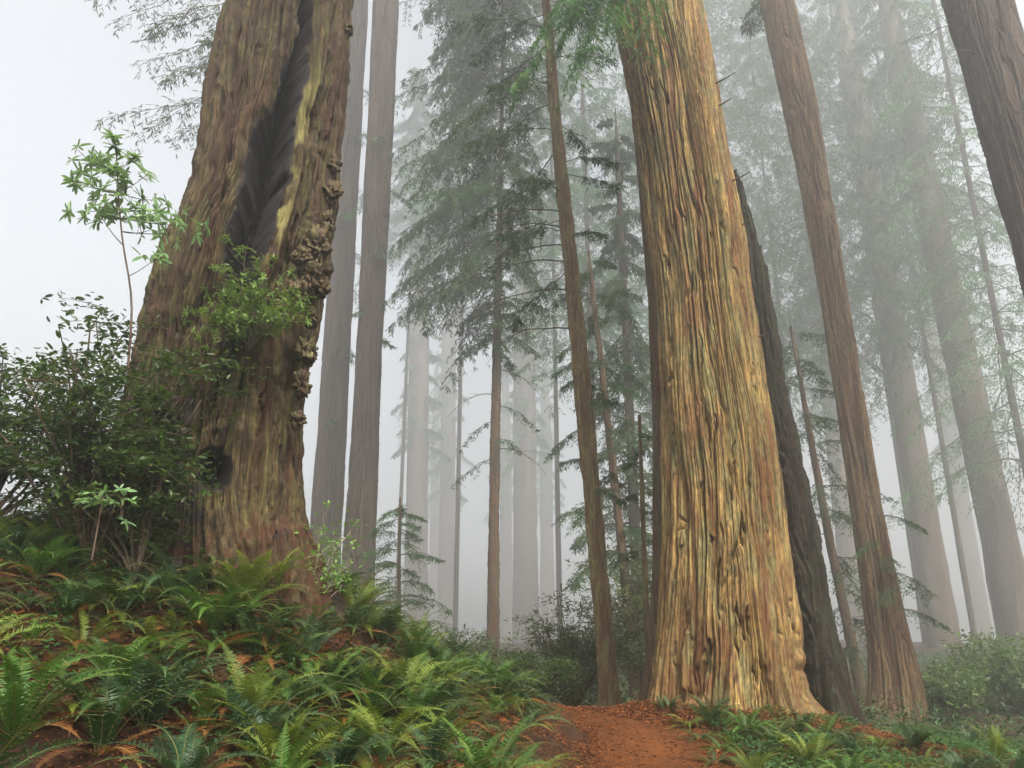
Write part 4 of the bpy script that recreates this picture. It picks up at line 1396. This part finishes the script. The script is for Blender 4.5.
def keep_sorrel(x, y):
    pd = np.abs(x - path_x(y))
    n = fbm(x * .9 + 160, y * .9 + 160, 997, 3, 93)
    px, py = pix(np.stack([x, y, height(x, y)], -1))
    return (pd > np.where(x > path_x(y), .92, .76)) & ((n > .5) | ((px > 660) & (py > 712) & (n > .38)))


for (xr, yr, n) in (((-5.8, 1.0), (4, 12), 15000), ((2.2, 9.5), (7.8, 13.2), 24000)):
    x, y, z = scatter(n, xr, yr, keep_sorrel)
    m = len(x)
    hh = rng.uniform(.03, .16, m)
    for k in range(3):
        a = rng.uniform(0, 2 * PI, m) + k * 2.1
        D = np.stack([np.cos(a), np.sin(a), rng.normal(-.1, .3, m)], 1)
        N = np.stack([rng.normal(0, .35, m), rng.normal(0, .35, m), np.ones(m)], 1)
        L_ = np.where(x > 2, .030, .040) * rng.uniform(.6, 1.6, m)
        leaves(b, np.stack([x, y, z + hh], 1), D, N, L_, L_ * .75, 0, .12)
tag(b.build('ground_cover', M['sorrel']), 'low green sorrel and herbs carpeting gaps between the ferns', 'ground cover', kind='stuff')

# undergrowth beyond, reading as one mass
b = MB()
n = 3000
x = rng.uniform(-40, 60, n)
y = 15 + 60 * rng.random(n) ** 1.3
k = (np.abs(x - path_x(y)) > 1.3) & (np.abs(x) < y * .85 + 3)
k &= ~((x < 1.5) & (y < 17) & (x > -2))
x, y = x[k], y[k]
z = height(x, y)
for xi, yi, zi in zip(x, y, z):
    near = yi < 26
    m = 46 if near else 30
    hgt = (.35 + .75 * rng.random()) * (1.0 if xi > 3 else .8)
    sp = .5 if near else .95
    q = rng.normal(0, sp, (m, 3)) * np.array([1, 1, 0])
    hz = hgt * rng.random(m) ** .6 * np.exp(-(q[:, 0] ** 2 + q[:, 1] ** 2) / (2 * sp ** 2) * .5)
    P = np.stack([xi + q[:, 0], yi + q[:, 1], zi + hz + .03], 1)
    D = rng.normal(0, 1, (m, 3)) * np.array([1, 1, .5])
    N = np.array([0, 0, 1.0]) + rng.normal(0, .5, (m, 3))
    L_ = (.12 if near else .24) * rng.uniform(.6, 1.4, m)
    leaves(b, P, D, N, L_, L_ * .42, 0, .12)
tag(b.build('undergrowth', M['under']), 'dim green undergrowth fading into fog beyond the trail', 'undergrowth', kind='stuff')

# ================================================================== AIR
HZ = 110.0
b = MB()
x0, x1, y0, y1, z0, z1 = -330, 330, -40, 400, -10, HZ
v = np.array([(x, y, z) for x in (x0, x1) for y in (y0, y1) for z in (z0, z1)], float)
b.add(v, [(0, 1, 3, 2), (4, 6, 7, 5), (0, 4, 5, 1), (2, 3, 7, 6), (0, 2, 6, 4), (1, 5, 7, 3)], 0, False)
m, nt, out = mat_new('haze')
pv = nd(nt, 'ShaderNodeVolumePrincipled')
pv.inputs['Color'].default_value = (.955, .97, .975, 1)
pv.inputs['Density'].default_value = .0056
pv.inputs['Anisotropy'].default_value = 0.74
for s_ in pv.inputs:
    if s_.type == 'STRING':
        s_.default_value = ''
nt.links.new(pv.outputs[0], out.inputs['Volume'])
try:
    m.cycles.homogeneous_volume = True
except Exception:
    pass
tag(b.build('haze', m), kind='stuff')

# ================================================================== LIGHT
SUN_EL, SUN_AZ = R(50), R(160)              # azimuth measured from +Y clockwise: behind the camera, a little to the left
to_sun = Vector((math.sin(SUN_AZ) * math.cos(SUN_EL), math.cos(SUN_AZ) * math.cos(SUN_EL), math.sin(SUN_EL)))
sl = bpy.data.lights.new('sun', 'SUN')
sl.energy = 2.2
sl.angle = R(10)
sl.color = (1.0, .93, .82)
so = bpy.data.objects.new('sun', sl)
so.rotation_euler = (-to_sun).to_track_quat('-Z', 'Y').to_euler()
so.location = (0, 0, 120)
col.objects.link(so)

w = bpy.data.worlds.new('World')
sc.world = w
w.use_nodes = True
nt = w.node_tree
nt.nodes.clear()
sky = nd(nt, 'ShaderNodeTexSky', sky_type='NISHITA')
sky.sun_disc = False
sky.sun_elevation = SUN_EL
sky.sun_rotation = SUN_AZ
sky.dust_density = 5
sky.air_density = 1.0
sky.ozone_density = 1.0
hs = nd(nt, 'ShaderNodeHueSaturation')
hs.inputs['Saturation'].default_value = .22   # overcast: nearly colourless
nt.links.new(sky.outputs[0], hs.inputs['Color'])
bg = nd(nt, 'ShaderNodeBackground')
bg.inputs['Strength'].default_value = .09
nt.links.new(hs.outputs[0], bg.inputs['Color'])
wo = nd(nt, 'ShaderNodeOutputWorld')
nt.links.new(bg.outputs[0], wo.inputs['Surface'])

# ================================================================== RENDER SETTINGS
vs = sc.view_settings
vs.view_transform = 'Standard'
vs.look = 'None'
vs.exposure = 1.95
vs.gamma = 1
vs.use_curve_mapping = False
cy = sc.cycles
cy.max_bounces = 5
cy.diffuse_bounces = 2
cy.glossy_bounces = 1
cy.transmission_bounces = 2
cy.volume_bounces = 3
cy.transparent_max_bounces = 4
cy.use_denoising = True
cy.denoiser = 'OPENIMAGEDENOISE'
cy.use_adaptive_sampling = True
cy.adaptive_threshold = .01
cy.caustics_reflective = False
cy.caustics_refractive = False
